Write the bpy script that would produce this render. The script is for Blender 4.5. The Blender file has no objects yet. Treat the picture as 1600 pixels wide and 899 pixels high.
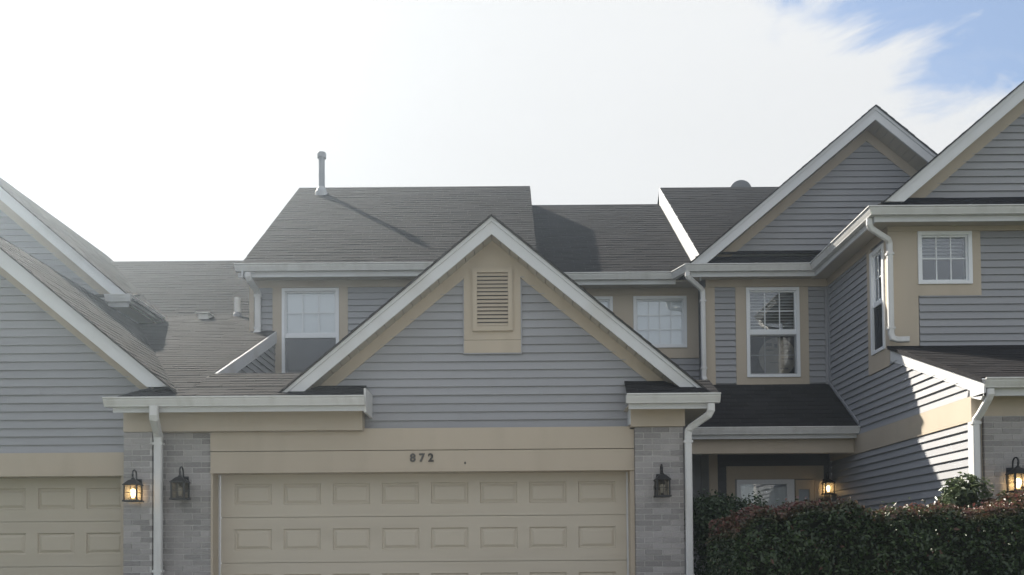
import bpy, bmesh, math, random
import numpy as np
from mathutils import Vector, Matrix

random.seed(7)
rng = np.random.default_rng(11)
S = bpy.context.scene
COL = S.collection
H = 1.25                      # eye height above the garage floor; coordinates below are metres from the eye in z

# ------------------------------------------------------------------ camera, sky, sun, exposure
PITCH, ROLL, F = math.radians(1.5), math.radians(0.45), 1400.0
cam = bpy.data.cameras.new('camera')
co = bpy.data.objects.new('camera', cam)
COL.objects.link(co)
S.camera = co
cam.sensor_width = 36
cam.lens = 36 * F / 1600
cam.shift_y = (862 - F * math.tan(PITCH) - 449.5) / 1600
cam.clip_start, cam.clip_end = 0.1, 2000
co.matrix_world = Matrix.Translation((0, 0, H)) @ Matrix.Rotation(math.pi / 2 + PITCH, 4, 'X') @ Matrix.Rotation(-ROLL, 4, 'Z')

SUN = Vector((-.5, .608, .618)).normalized()
sl = bpy.data.lights.new('sun', 'SUN')
sl.energy, sl.angle, sl.color = 5.0, math.radians(0.55), (1, .93, .80)
so = bpy.data.objects.new('sun', sl)
so.rotation_euler = SUN.to_track_quat('Z', 'Y').to_euler()
COL.objects.link(so)

S.view_settings.view_transform = 'Standard'
S.view_settings.look = 'None'
S.view_settings.gamma = 1
S.view_settings.exposure = 1.4
S.render.engine = 'CYCLES'
S.cycles.use_denoising = True
S.cycles.max_bounces = 8
S.cycles.transparent_max_bounces = 12

W = bpy.data.worlds.new('World')
S.world = W
W.use_nodes = True
nt = W.node_tree
nt.nodes.clear()
L = nt.links.new
def nd(t, tree=None, **k):
    n = (tree or nt).nodes.new(t)
    for a, b in k.items():
        setattr(n, a, b)
    return n
def wmath(op, a, b=None, c=None, clamp=False):
    n = nd('ShaderNodeMath', operation=op, use_clamp=clamp)
    for i, v in enumerate((a, b, c)):
        if v is None: continue
        if isinstance(v, (int, float)): n.inputs[i].default_value = v
        else: L(v, n.inputs[i])
    return n.outputs[0]
def wdot(vec, v):
    n = nd('ShaderNodeVectorMath', operation='DOT_PRODUCT')
    L(vec, n.inputs[0]); n.inputs[1].default_value = v
    return n.outputs['Value']
def wrange(v, a, b, smooth=True):
    n = nd('ShaderNodeMapRange', interpolation_type='SMOOTHSTEP' if smooth else 'LINEAR')
    L(v, n.inputs[0]); n.inputs[1].default_value = a; n.inputs[2].default_value = b
    return n.outputs[0]
sky = nd('ShaderNodeTexSky', sky_type='NISHITA', sun_disc=False)
sky.sun_elevation = math.asin(SUN.z)
sky.sun_rotation = math.atan2(SUN.x, SUN.y)
sky.dust_density = 0.6
tc = nd('ShaderNodeTexCoord')
D = tc.outputs['Generated']
# cloud bank: covers most of the sky, its edge runs as a great circle with torn, wispy borders; a second bank follows beyond the gap
mp = nd('ShaderNodeMapping'); L(D, mp.inputs[0]); mp.inputs['Scale'].default_value = (1.6, 1.6, 4.2)
mp.inputs['Rotation'].default_value = (0, math.radians(-22), 0)
nz = nd('ShaderNodeTexNoise'); L(mp.outputs[0], nz.inputs['Vector'])
nz.inputs['Scale'].default_value = 3.4; nz.inputs['Detail'].default_value = 9; nz.inputs['Roughness'].default_value = .58
nz.inputs['Distortion'].default_value = .5
nv = wmath('SUBTRACT', nz.outputs['Fac'], .5)
edge = Vector((.65, -.867, 1)).normalized()
c = wdot(D, edge)
c1 = wmath('MULTIPLY_ADD', nv, .30, c)
bank1 = wrange(c1, .022, -.040)
c2 = wmath('MULTIPLY_ADD', nv, .5, c)
bank2 = wmath('MULTIPLY', wrange(c2, .26, .42), .84)
veil = wmath('MULTIPLY_ADD', wmath('MAXIMUM', nv, 0.0), 1.2, .14)
mask = wmath('MAXIMUM', wmath('MAXIMUM', bank1, bank2), veil)
glow = wmath('POWER', wmath('MAXIMUM', wdot(D, SUN), 0.0), 10)
cb = wmath('MULTIPLY_ADD', glow, .05, 1.0)
soft = nd('ShaderNodeTexNoise'); L(mp.outputs[0], soft.inputs['Vector']); soft.inputs['Scale'].default_value = 1.2; soft.inputs['Detail'].default_value = 4
cb = wmath('MULTIPLY', cb, wmath('MULTIPLY_ADD', soft.outputs['Fac'], .10, .95))
bg1 = nd('ShaderNodeBackground'); L(sky.outputs[0], bg1.inputs[0]); bg1.inputs[1].default_value = .068
bg2 = nd('ShaderNodeBackground'); bg2.inputs[0].default_value = (.985, .995, 1, 1); L(wmath('MULTIPLY', cb, .335), bg2.inputs[1])
mx = nd('ShaderNodeMixShader'); L(mask, mx.inputs[0]); L(bg1.outputs[0], mx.inputs[1]); L(bg2.outputs[0], mx.inputs[2])
wo = nd('ShaderNodeOutputWorld'); L(mx.outputs[0], wo.inputs[0])

# ------------------------------------------------------------------ materials
def mat(name, col, rough=.6, var=.12, scale=3.0, obj=0.0, island=0.0, bump=0.0, bscale=60.0, stain=None, spec=.4, stretch=(1, 1, 1), hue=0.0, metal=0.0):
    m = bpy.data.materials.new(name)
    m.use_nodes = True
    t = m.node_tree
    b = t.nodes['Principled BSDF']
    b.inputs['Roughness'].default_value = rough
    b.inputs['Specular IOR Level'].default_value = spec
    b.inputs['Metallic'].default_value = metal
    lk = t.links.new
    tcn = nd('ShaderNodeTexCoord', t)
    mpn = nd('ShaderNodeMapping', t); mpn.inputs['Scale'].default_value = stretch
    lk(tcn.outputs['Object'], mpn.inputs[0])
    info = nd('ShaderNodeObjectInfo', t)
    rp = nd('ShaderNodeVectorMath', t, operation='SCALE')
    comb = nd('ShaderNodeCombineXYZ', t)
    for i in range(3): lk(info.outputs['Random'], comb.inputs[i])
    lk(comb.outputs[0], rp.inputs[0]); rp.inputs['Scale'].default_value = 37 * (1 if obj else 0)
    ad = nd('ShaderNodeVectorMath', t, operation='ADD'); lk(mpn.outputs[0], ad.inputs[0]); lk(rp.outputs[0], ad.inputs[1])
    n = nd('ShaderNodeTexNoise', t); lk(ad.outputs[0], n.inputs['Vector'])
    n.inputs['Scale'].default_value = scale; n.inputs['Detail'].default_value = 7; n.inputs['Roughness'].default_value = .62
    def M(op, a, bb):
        q = nd('ShaderNodeMath', t, operation=op)
        for i, v in enumerate((a, bb)):
            if isinstance(v, (int, float)): q.inputs[i].default_value = v
            else: lk(v, q.inputs[i])
        return q.outputs[0]
    f = M('ADD', M('MULTIPLY', M('SUBTRACT', n.outputs['Fac'], .5), var * 2), 1.0)
    if obj: f = M('MULTIPLY', f, M('ADD', M('MULTIPLY', M('SUBTRACT', info.outputs['Random'], .5), obj * 2), 1.0))
    if island:
        g = nd('ShaderNodeNewGeometry', t)
        f = M('MULTIPLY', f, M('ADD', M('MULTIPLY', M('SUBTRACT', g.outputs['Random Per Island'], .5), island * 2), 1.0))
    mulc = nd('ShaderNodeVectorMath', t, operation='SCALE'); mulc.inputs[0].default_value = col; lk(f, mulc.inputs['Scale'])
    out = mulc.outputs[0]
    if stain:
        n2 = nd('ShaderNodeTexNoise', t); lk(ad.outputs[0], n2.inputs['Vector']); n2.inputs['Scale'].default_value = stain[1]; n2.inputs['Detail'].default_value = 5
        r = nd('ShaderNodeMapRange', t); lk(n2.outputs['Fac'], r.inputs[0]); r.inputs[1].default_value = .5; r.inputs[2].default_value = .72; r.inputs[4].default_value = stain[2]
        mm = nd('ShaderNodeMix', t, data_type='RGBA'); lk(r.outputs[0], mm.inputs['Factor']); lk(out, mm.inputs['A']); mm.inputs['B'].default_value = (*stain[0], 1)
        out = mm.outputs['Result']
    lk(out, b.inputs['Base Color'])
    if bump:
        n3 = nd('ShaderNodeTexNoise', t); lk(ad.outputs[0], n3.inputs['Vector']); n3.inputs['Scale'].default_value = bscale; n3.inputs['Detail'].default_value = 4
        bp = nd('ShaderNodeBump', t); bp.inputs['Strength'].default_value = bump; bp.inputs['Distance'].default_value = .01
        lk(n3.outputs['Fac'], bp.inputs['Height']); lk(bp.outputs[0], b.inputs['Normal'])
    return m

def emis(name, col, s):
    m = bpy.data.materials.new(name); m.use_nodes = True; t = m.node_tree
    b = t.nodes['Principled BSDF']
    b.inputs['Emission Color'].default_value = (*col, 1); b.inputs['Emission Strength'].default_value = s
    b.inputs['Base Color'].default_value = (*col, 1)
    return m

def glassmat(name, tint, refl, rough=0.0):
    m = bpy.data.materials.new(name); m.use_nodes = True; t = m.node_tree; t.nodes.clear()
    tr = nd('ShaderNodeBsdfTransparent', t); tr.inputs[0].default_value = (*tint, 1)
    gl = nd('ShaderNodeBsdfGlossy', t); gl.inputs[0].default_value = (.95, .97, 1, 1); gl.inputs['Roughness'].default_value = rough
    tcn = nd('ShaderNodeTexCoord', t); n = nd('ShaderNodeTexNoise', t); t.links.new(tcn.outputs['Object'], n.inputs['Vector']); n.inputs['Scale'].default_value = 2.2
    bp = nd('ShaderNodeBump', t); bp.inputs['Strength'].default_value = .10; bp.inputs['Distance'].default_value = .02; t.links.new(n.outputs['Fac'], bp.inputs['Height'])
    t.links.new(bp.outputs[0], gl.inputs['Normal'])
    fr = nd('ShaderNodeFresnel', t); fr.inputs[0].default_value = 1.5
    ml = nd('ShaderNodeMath', t, operation='MULTIPLY', use_clamp=True); t.links.new(fr.outputs[0], ml.inputs[0]); ml.inputs[1].default_value = refl
    mxn = nd('ShaderNodeMixShader', t); t.links.new(ml.outputs[0], mxn.inputs[0]); t.links.new(tr.outputs[0], mxn.inputs[1]); t.links.new(gl.outputs[0], mxn.inputs[2])
    o = nd('ShaderNodeOutputMaterial', t); t.links.new(mxn.outputs[0], o.inputs[0])
    return m

def meshscreen(name, col, cover):
    m = bpy.data.materials.new(name); m.use_nodes = True; t = m.node_tree; t.nodes.clear()
    tr = nd('ShaderNodeBsdfTransparent', t)
    df = nd('ShaderNodeBsdfDiffuse', t); df.inputs[0].default_value = (*col, 1)
    mxn = nd('ShaderNodeMixShader', t); mxn.inputs[0].default_value = cover
    t.links.new(tr.outputs[0], mxn.inputs[1]); t.links.new(df.outputs[0], mxn.inputs[2])
    o = nd('ShaderNodeOutputMaterial', t); t.links.new(mxn.outputs[0], o.inputs[0])
    return m

def leafmat(name, low, high, red=None, zr=None, rough=.45):
    """leaf colours vary leaf by leaf; the new growth near the top of the plant is reddish"""
    m = bpy.data.materials.new(name); m.use_nodes = True; t = m.node_tree; lk = t.links.new
    b = t.nodes['Principled BSDF']; b.inputs['Roughness'].default_value = rough
    g = nd('ShaderNodeNewGeometry', t)
    mm = nd('ShaderNodeMix', t, data_type='RGBA'); lk(g.outputs['Random Per Island'], mm.inputs['Factor'])
    mm.inputs['A'].default_value = (*low, 1); mm.inputs['B'].default_value = (*high, 1)
    out = mm.outputs['Result']
    if red:
        at = nd('ShaderNodeAttribute', t); at.attribute_name = 'young'
        m2 = nd('ShaderNodeMix', t, data_type='RGBA'); lk(at.outputs['Fac'], m2.inputs['Factor']); lk(out, m2.inputs['A']); m2.inputs['B'].default_value = (*red, 1)
        out = m2.outputs['Result']
    lk(out, b.inputs['Base Color'])
    trn = nd('ShaderNodeBsdfTranslucent', t); lk(out, trn.inputs[0])
    ms = nd('ShaderNodeMixShader', t); ms.inputs[0].default_value = .25
    o = t.nodes['Material Output']
    lk(b.outputs[0], ms.inputs[1]); lk(trn.outputs[0], ms.inputs[2]); lk(ms.outputs[0], o.inputs[0])
    return m

SIDING = mat('grey_vinyl_siding', (.292, .295, .316), .5, .07, 1.4, obj=.045, bump=.05, bscale=40, stretch=(.35, .35, 2), stain=((.235, .24, .25), 1.1, .35))
TAN = mat('tan_painted_board', (.448, .384, .306), .6, .06, 2.2, stretch=(2.2, 2.2, .5), bump=.08, bscale=90, stain=((.375, .318, .248), 1.4, .45))
DOORTAN = mat('tan_door_paint', (.488, .436, .360), .5, .06, 1.2, bump=.12, bscale=120, stretch=(.5, 1, 3), stain=((.41, .362, .295), .9, .55))
WHITE = mat('white_trim_paint', (.58, .59, .61), .5, .05, 2.5, stain=((.47, .46, .44), 1.8, .5))
GUTTER = mat('white_gutter_metal', (.60, .60, .60), .35, .05, 2.0, stain=((.43, .42, .40), 2.2, .45), stretch=(3, 3, .7))
SOFFIT = mat('soffit_panel', (.42, .38, .32), .6, .06, 2.0)
SHINGLE = mat('asphalt_shingle', (.026, .0248, .0268), 1.0, .16, 3.0, spec=.06, island=.16, bump=.5, bscale=220, stain=((.022, .0215, .024), .7, .6))
DECK = mat('roof_deck_felt', (.05, .048, .046), .95, .1)
BRICK = mat('grey_washed_brick', (.315, .298, .298), .85, .2, 9.0, obj=.26, bump=.5, bscale=70, stain=((.44, .425, .41), 7.0, .55))
MORTAR = mat('mortar', (.52, .51, .50), .95, .15, 8, bump=.4)
BLACK = mat('black_iron', (.018, .018, .02), .45, .1)
VINYLW = mat('white_window_vinyl', (.72, .74, .77), .35, .03, 3)
BLIND = mat('white_blind', (.84, .87, .92), .6, .04, 2)
SLATGREY = mat('grey_blind', (.42, .43, .45), .6, .05, 2)
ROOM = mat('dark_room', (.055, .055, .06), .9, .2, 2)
DISC = mat('pale_disc', (.50, .46, .40), .8, .12, 2)
DISCDARK = mat('disc_dark', (.12, .11, .11), .8, .1)
GALV = mat('galvanised_pipe', (.22, .225, .245), .6, .1, 6)
PALE = mat('pale_vent', (.62, .62, .60), .5, .05)
DISH = mat('dish_grey', (.16, .17, .185), .5, .05)
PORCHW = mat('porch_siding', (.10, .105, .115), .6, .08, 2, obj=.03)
DIGIT = mat('dark_digit', (.05, .045, .04), .5, .1)
DIGIT2 = mat('worn_digit', (.085, .08, .072), .5, .3, 40)
CURTAIN = mat('lace_curtain', (.55, .56, .55), .8, .25, 9)
GROUNDM = mat('lawn_soil', (.07, .085, .04), .95, .3, 2.5, bump=.6, bscale=30)
CONC = mat('concrete', (.42, .41, .385), .9, .12, 1.5, bump=.2, bscale=60)
ASPH = mat('asphalt', (.06, .06, .06), .9, .15, 4, bump=.3, bscale=120)
BARK = mat('twig_bark', (.05, .038, .028), .9, .2, 8)
CORE = mat('hedge_dark_core', (.022, .026, .017), 1.0, .3, 12)
GLASS = glassmat('window_glass', (.96, .97, .97), 2.0)
GLASSL = bpy.data.materials.new('seeded_lantern_glass'); GLASSL.use_nodes = True
_t = GLASSL.node_tree; _t.nodes.clear()
_a = nd('ShaderNodeBsdfTransparent', _t); _a.inputs[0].default_value = (.9, .88, .84, 1)
_b = nd('ShaderNodeBsdfTranslucent', _t); _b.inputs[0].default_value = (.8, .78, .72, 1)
_m = nd('ShaderNodeMixShader', _t); _m.inputs[0].default_value = .17
_t.links.new(_a.outputs[0], _m.inputs[1]); _t.links.new(_b.outputs[0], _m.inputs[2])
_o = nd('ShaderNodeOutputMaterial', _t); _t.links.new(_m.outputs[0], _o.inputs[0])
SCREEN = meshscreen('insect_screen', (.05, .052, .056), .55)
SCREENM = meshscreen('fine_insect_screen', (.06, .06, .062), .22)
SCREENL = meshscreen('grey_insect_screen', (.21, .215, .235), .55)
BULBLIT = emis('lit_bulb', (1, .66, .30), 6.0)
BULBOFF = mat('unlit_bulb', (.55, .55, .53), .3, .02)

# ------------------------------------------------------------------ builders
OFF = {}
class MB:
    def __init__(s): s.v, s.f = [], []
    def add(s, pts, faces):
        b = len(s.v); s.v += [tuple(p) for p in pts]; s.f += [tuple(b + i for i in q) for q in faces]
    def hexa(s, p):     # bottom ring 0-3, top ring 4-7
        s.add(p, [(0, 3, 2, 1), (4, 5, 6, 7), (0, 1, 5, 4), (1, 2, 6, 5), (2, 3, 7, 6), (3, 0, 4, 7)])
    def box(s, x0, x1, y0, y1, z0, z1):
        s.hexa([(x0, y0, z0), (x1, y0, z0), (x1, y1, z0), (x0, y1, z0), (x0, y0, z1), (x1, y0, z1), (x1, y1, z1), (x0, y1, z1)])
    def prism(s, poly, vec):
        n = len(poly); v = Vector(vec)
        s.add(list(poly) + [Vector(p) + v for p in poly], [tuple(range(n))[::-1], tuple(range(n, 2 * n))] + [(i, (i + 1) % n, n + (i + 1) % n, n + i) for i in range(n)])
    def lathe(s, cx, cy, prof, seg=16):
        b = len(s.v)
        for r, z in prof:
            for k in range(seg):
                a = 2 * math.pi * k / seg; s.v.append((cx + r * math.cos(a), cy + r * math.sin(a), z))
        for i in range(len(prof) - 1):
            for k in range(seg):
                s.f.append((b + i * seg + k, b + i * seg + (k + 1) % seg, b + (i + 1) * seg + (k + 1) % seg, b + (i + 1) * seg + k))
        s.f.append(tuple(b + k for k in range(seg))[::-1]); e = b + (len(prof) - 1) * seg; s.f.append(tuple(e + k for k in range(seg)))
    def tube(s, path, r, seg=8):
        path = [Vector(p) for p in path]; b = len(s.v); up = Vector((0, 1, .001))
        for i, p in enumerate(path):
            t = (path[min(i + 1, len(path) - 1)] - path[max(i - 1, 0)]).normalized()
            a = t.cross(up).normalized() if abs(t.dot(up)) < .95 else t.cross(Vector((1, 0, 0))).normalized(); c2 = t.cross(a)
            rr = r[i] if isinstance(r, (list, tuple)) else r
            for k in range(seg):
                q = 2 * math.pi * k / seg; s.v.append(tuple(p + (a * math.cos(q) + c2 * math.sin(q)) * rr))
        for i in range(len(path) - 1):
            for k in range(seg):
                s.f.append((b + i * seg + k, b + i * seg + (k + 1) % seg, b + (i + 1) * seg + (k + 1) % seg, b + (i + 1) * seg + k))
        s.f.append(tuple(b + k for k in range(seg))); e = b + (len(path) - 1) * seg; s.f.append(tuple(e + k for k in range(seg)))
    def rsweep(s, path, w, d):   # rectangular downspout section, w across, d front to back
        path = [Vector(p) for p in path]; n = len(path); b = len(s.v)
        ch = .012
        sec = [(-w/2+ch, -d/2), (w/2-ch, -d/2), (w/2, -d/2+ch), (w/2, d/2-ch), (w/2-ch, d/2), (-w/2+ch, d/2), (-w/2, d/2-ch), (-w/2, -d/2+ch)]
        for i, p in enumerate(path):
            a = (path[i] - path[i-1]).normalized() if i else (path[1] - path[0]).normalized()
            c3 = (path[i+1] - path[i]).normalized() if i < n - 1 else a
            t = (a + c3).normalized(); k = 1 / max(.5, t.dot(a))
            yy = Vector((0, 1, 0)); yy = (yy - t * yy.dot(t)); yy = yy.normalized() if yy.length > .2 else Vector((0, 0, 1))
            xx = yy.cross(t).normalized()
            for q, r in sec: s.v.append(tuple(p + xx * q * (k if abs(a.x - c3.x) > .05 else 1) + yy * r * (k if abs(a.y - c3.y) > .05 else 1)))
        m = len(sec)
        for i in range(n - 1):
            for k in range(m): s.f.append((b + i*m + k, b + i*m + (k+1) % m, b + (i+1)*m + (k+1) % m, b + (i+1)*m + k))
        s.f.append(tuple(b + k for k in range(m))); e = b + (n - 1) * m; s.f.append(tuple(e + k for k in range(m)))
    def gutter(s, path, z, closed_ends=True, side=1):
        """K-style gutter along an XY path (back edge); outward is to the right of the direction of travel"""
        prof = [(0, 0), (0, -.125), (.076, -.125), (.080, -.108), (.092, -.082), (.104, -.052), (.108, -.042), (.108, -.020), (.128, -.015), (.128, .003), (.100, .003), (.100, -.035), (.07, -.095), (.012, -.112), (.012, 0)]
        prof = [(o * .95, h * .82) for o, h in prof]
        P = [Vector((p[0], p[1])) for p in path]; n = len(P); b = len(s.v); m = len(prof)
        for i, p in enumerate(P):
            t0 = (P[i] - P[i-1]).normalized() if i else (P[1] - P[0]).normalized()
            t1 = (P[i+1] - P[i]).normalized() if i < n - 1 else t0
            n0, n1 = Vector((t0.y, -t0.x)) * side, Vector((t1.y, -t1.x)) * side
            mt = n0 + n1; mt = mt / max(.3, mt.dot(n0))
            for o, h in prof: s.v.append((p.x + mt.x * o, p.y + mt.y * o, z + h))
        for i in range(n - 1):
            for k in range(m): s.f.append((b + i*m + k, b + i*m + (k+1) % m, b + (i+1)*m + (k+1) % m, b + (i+1)*m + k))
        s.f.append(tuple(b + k for k in range(m))); e = b + (n - 1) * m; s.f.append(tuple(e + k for k in range(m)))
    def build(s, name, m, parent=None, kind=None, label=None, recalc=True, smooth=False):
        o = (OFF[parent.name] if parent else Vector((0, 0, 0)))
        me = bpy.data.meshes.new(name)
        me.from_pydata([(x - o.x, y - o.y, z + H - o.z) for x, y, z in s.v], [], s.f)
        if recalc:
            bm = bmesh.new(); bm.from_mesh(me); bmesh.ops.recalc_face_normals(bm, faces=bm.faces); bm.to_mesh(me); bm.free()
        me.materials.append(m)
        if smooth: me.shade_smooth()
        ob = bpy.data.objects.new(name, me); COL.objects.link(ob)
        if parent: ob.parent = parent
        OFF[ob.name] = o
        if kind: ob['kind'] = kind
        if label: ob['label'] = label
        return ob
def thing(name, label, cat, loc, group=None):
    o = bpy.data.objects.new(name, None); COL.objects.link(o)
    o.location = (loc[0], loc[1], loc[2] + H); o['label'] = label; o['category'] = cat
    o.empty_display_size = .3
    if group: o['group'] = group
    OFF[o.name] = Vector(o.location)
    return o
def one(name, m, parent, fn, **k):
    mb = MB(); fn(mb); return mb.build(name, m, parent, **k)
def boxo(name, m, parent, *b, **k): return one(name, m, parent, lambda q: q.box(*b), **k)

class Fr:       # a wall face: u runs along it, z up, d out of it
    def __init__(s, axis, c):
        s.axis, s.c = axis, c
    def p(s, u, z, d=0.0):
        return (u, s.c - d, z) if s.axis == 'front' else (s.c - d, u, z)
    def box(s, mb, u0, u1, z0, z1, d0, d1):
        mb.hexa([s.p(u0, z0, d0), s.p(u1, z0, d0), s.p(u1, z0, d1), s.p(u0, z0, d1), s.p(u0, z1, d0), s.p(u1, z1, d0), s.p(u1, z1, d1), s.p(u0, z1, d1)])
    def poly(s, mb, pts, d0, d1):
        a, b2 = [s.p(u, z, d0) for u, z in pts], Vector(s.p(0, 0, d1)) - Vector(s.p(0, 0, d0))
        mb.prism(a, b2)
def board(name, m, parent, fr, u0, u1, z0, z1, d0=0.0, d1=.03, **k):
    mb = MB(); fr.box(mb, u0, u1, z0, z1, d0, d1); return mb.build(name, m, parent, **k)
def polyboard(name, m, parent, fr, pts, d0=0.0, d1=.03, **k):
    mb = MB(); fr.poly(mb, pts, d0, d1); return mb.build(name, m, parent, **k)

def sheet(fr, mb, u0, u1, z0, z1, d0, d1, holes=()):
    us = sorted({u0, u1, *[v for h in holes for v in h[:2] if u0 < v < u1]}); zs = sorted({z0, z1, *[v for h in holes for v in h[2:] if z0 < v < z1]})
    for a, b in zip(us, us[1:]):
        for c0, c1 in zip(zs, zs[1:]):
            m = ((a + b) / 2, (c0 + c1) / 2)
            if any(h[0] < m[0] < h[1] and h[2] < m[1] < h[3] for h in holes): continue
            fr.box(mb, a, b, c0, c1, d0, d1)

E = .1016
def planks(parent, fr, z0, z1, left, right, holes=(), m=None, e=E, lip=.027):
    m = m or SIDING
    Lf = left if callable(left) else (lambda z: left)
    Rf = right if callable(right) else (lambda z: right)
    z = z0
    while z < z1 - .012:
        a, b = z, min(z + e, z1)
        d = lambda q: lip - (lip - .004) * (q - a) / e
        bs = sorted({a, b, *[v for h in holes for v in h[2:] if a + .004 < v < b - .004]})
        groups = []
        for p, q in zip(bs, bs[1:]):
            mid = (p + q) / 2
            l, r = min(Lf(p), Lf(q)), max(Rf(p), Rf(q))
            if r - l < .03: continue
            iv = [(l, r)]
            for h in holes:
                if h[2] < mid < h[3]:
                    iv = [w for (s0, s1) in iv for w in ((s0, min(s1, h[0])), (max(s0, h[1]), s1)) if w[1] - w[0] > .012]
            for s0, s1 in iv:
                g = next((g for g in groups if any(min(s1, t1) - max(s0, t0) > 0 for t0, t1, _, _ in g)), None)
                if g is None: g = []; groups.append(g)
                g.append((s0, s1, p, q))
        out = []
        for g in groups:
            if len(g) == 1 and g[0][1] - g[0][0] > 1.9 and random.random() < .55:
                s0, s1, p, q = g[0]; cut = random.uniform(s0 + .5, s1 - .5)
                out += [[(s0, cut, p, q)], [(cut + .0012, s1, p, q)]]
            else: out.append(g)
        for g in out:
            mb = MB()
            w = random.uniform(-.0022, .0022)
            for s0, s1, p, q in g:
                def cl(u, zz):
                    lo, hi = Lf(zz), Rf(zz)
                    if lo > hi: return (lo + hi) / 2
                    return min(max(u, lo), hi)
                mb.hexa([fr.p(cl(s0, p), p, .0), fr.p(cl(s1, p), p, .0), fr.p(cl(s1, p), p, d(p) + w), fr.p(cl(s0, p), p, d(p) + w),
                         fr.p(cl(s0, q), q, .0), fr.p(cl(s1, q), q, .0), fr.p(cl(s1, q), q, d(q)), fr.p(cl(s0, q), q, d(q))])
            mb.build('siding_plank', m, parent)
        z += e

def roof(parent, el, er, tr, tl, name='roof', thick=.014, e=.14, tab=.31, shingle=True, overhang=.02):
    el, er, tr, tl = map(Vector, (el, er, tr, tl))
    u = (er - el).normalized(); n = u.cross(tl - el).normalized()
    if n.z < 0: n = -n
    w = n.cross(u).normalized()
    if w.z < 0: w = -w
    mb = MB(); mb.prism([el, er, tr, tl], -n * thick)
    deck = mb.build(name, DECK, parent)
    if not shingle: return deck
    cu = lambda p: ((p - el).dot(u), (p - el).dot(w))
    (_, _), (ru, _), (tu, th), (lu, lh) = cu(el), cu(er), cu(tr), cu(tl)
    Lt = max(th, lh); sm = MB()
    lf = lambda t: lu * t / lh
    rf = lambda t: ru + (tu - ru) * t / th
    k = 0; t = -overhang
    while t < Lt - .01:
        t1 = min(t + e + .012, Lt)
        x = min(lf(t), lf(t1)) - .31 + (k % 2) * tab / 2 + random.uniform(-.03, .03); end = max(rf(t), rf(t1)); lo = min(lf(t), lf(t1))
        while x < end:
            x1 = x + tab * random.uniform(.93, 1.07)
            a, b = max(x, lo), min(x1 - .006, end)
            if b - a > .02:
                dt = random.uniform(-.005, .005); h = .0075 + random.uniform(-.0025, .003)
                lb, rb = max(a, lf(t)), min(b, rf(t)); la, ra = max(a, lf(t1)), min(b, rf(t1))
                if rb - lb > .003 or ra - la > .003:
                    if rb < lb: lb = rb = (lb + rb) / 2
                    if ra < la: la = ra = (la + ra) / 2
                    q = lambda uu, tt, hh: tuple(el + u * uu + w * tt + n * hh)
                    sm.add([q(lb, t + dt, 0), q(rb, t + dt, 0), q(rb, t + dt, h), q(lb, t + dt, h), q(la, t1, .002), q(ra, t1, .002)], [(0, 1, 2, 3), (3, 2, 5, 4), (0, 3, 4), (1, 5, 2)])
            x = x1
        t += e; k += 1
    sm.build('shingles', SHINGLE, deck, kind='stuff', recalc=False)
    return deck

BR = None
def brick_mesh():
    global BR
    if BR is None:
        bm = bmesh.new(); bmesh.ops.create_cube(bm, size=1)
        for v in bm.verts: v.co = v.co
        BR = bpy.data.meshes.new('brick'); bm.to_mesh(BR); bm.free(); BR.materials.append(BRICK)
    return BR
def pier(parent, x0, x1, yf, yb, z0, z1, ch=.0692, zmin=None):
    """brick pier: mortar core, then every brick of the front face as its own piece"""
    mb = MB(); mb.box(x0 + .005, x1 - .005, yf + .009, yb, z0, z1)
    core = mb.build('brick_pier', MORTAR, parent)
    me = brick_mesh(); o = OFF[core.name]; k = 0; z = z1 - ch
    while z > z0 - .02:
        x = x0 - (.105 if k % 2 else 0.0)
        while x < x1 - .005:
            a, b = max(x, x0), min(x + .200, x1)
            if x1 - b < .03: b = x1
            if b - a > .03:
                br = bpy.data.objects.new('brick', me); COL.objects.link(br); br.parent = core
                dep = .095 + random.uniform(-.004, .003)
                br.scale = (b - a + random.uniform(-.002, .001), dep, ch - .0105 + random.uniform(-.0015, .0015))
                br.location = ((a + b) / 2 - o.x, yf + .048 + random.uniform(-.0015, .002) - o.y, z + (ch - .0) / 2 + H - o.z)
                br.rotation_euler = (random.uniform(-.006, .006), random.uniform(-.008, .008), random.uniform(-.01, .01))
            x += .2105
            if b == x1: break
        z -= ch; k += 1
    return core

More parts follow.
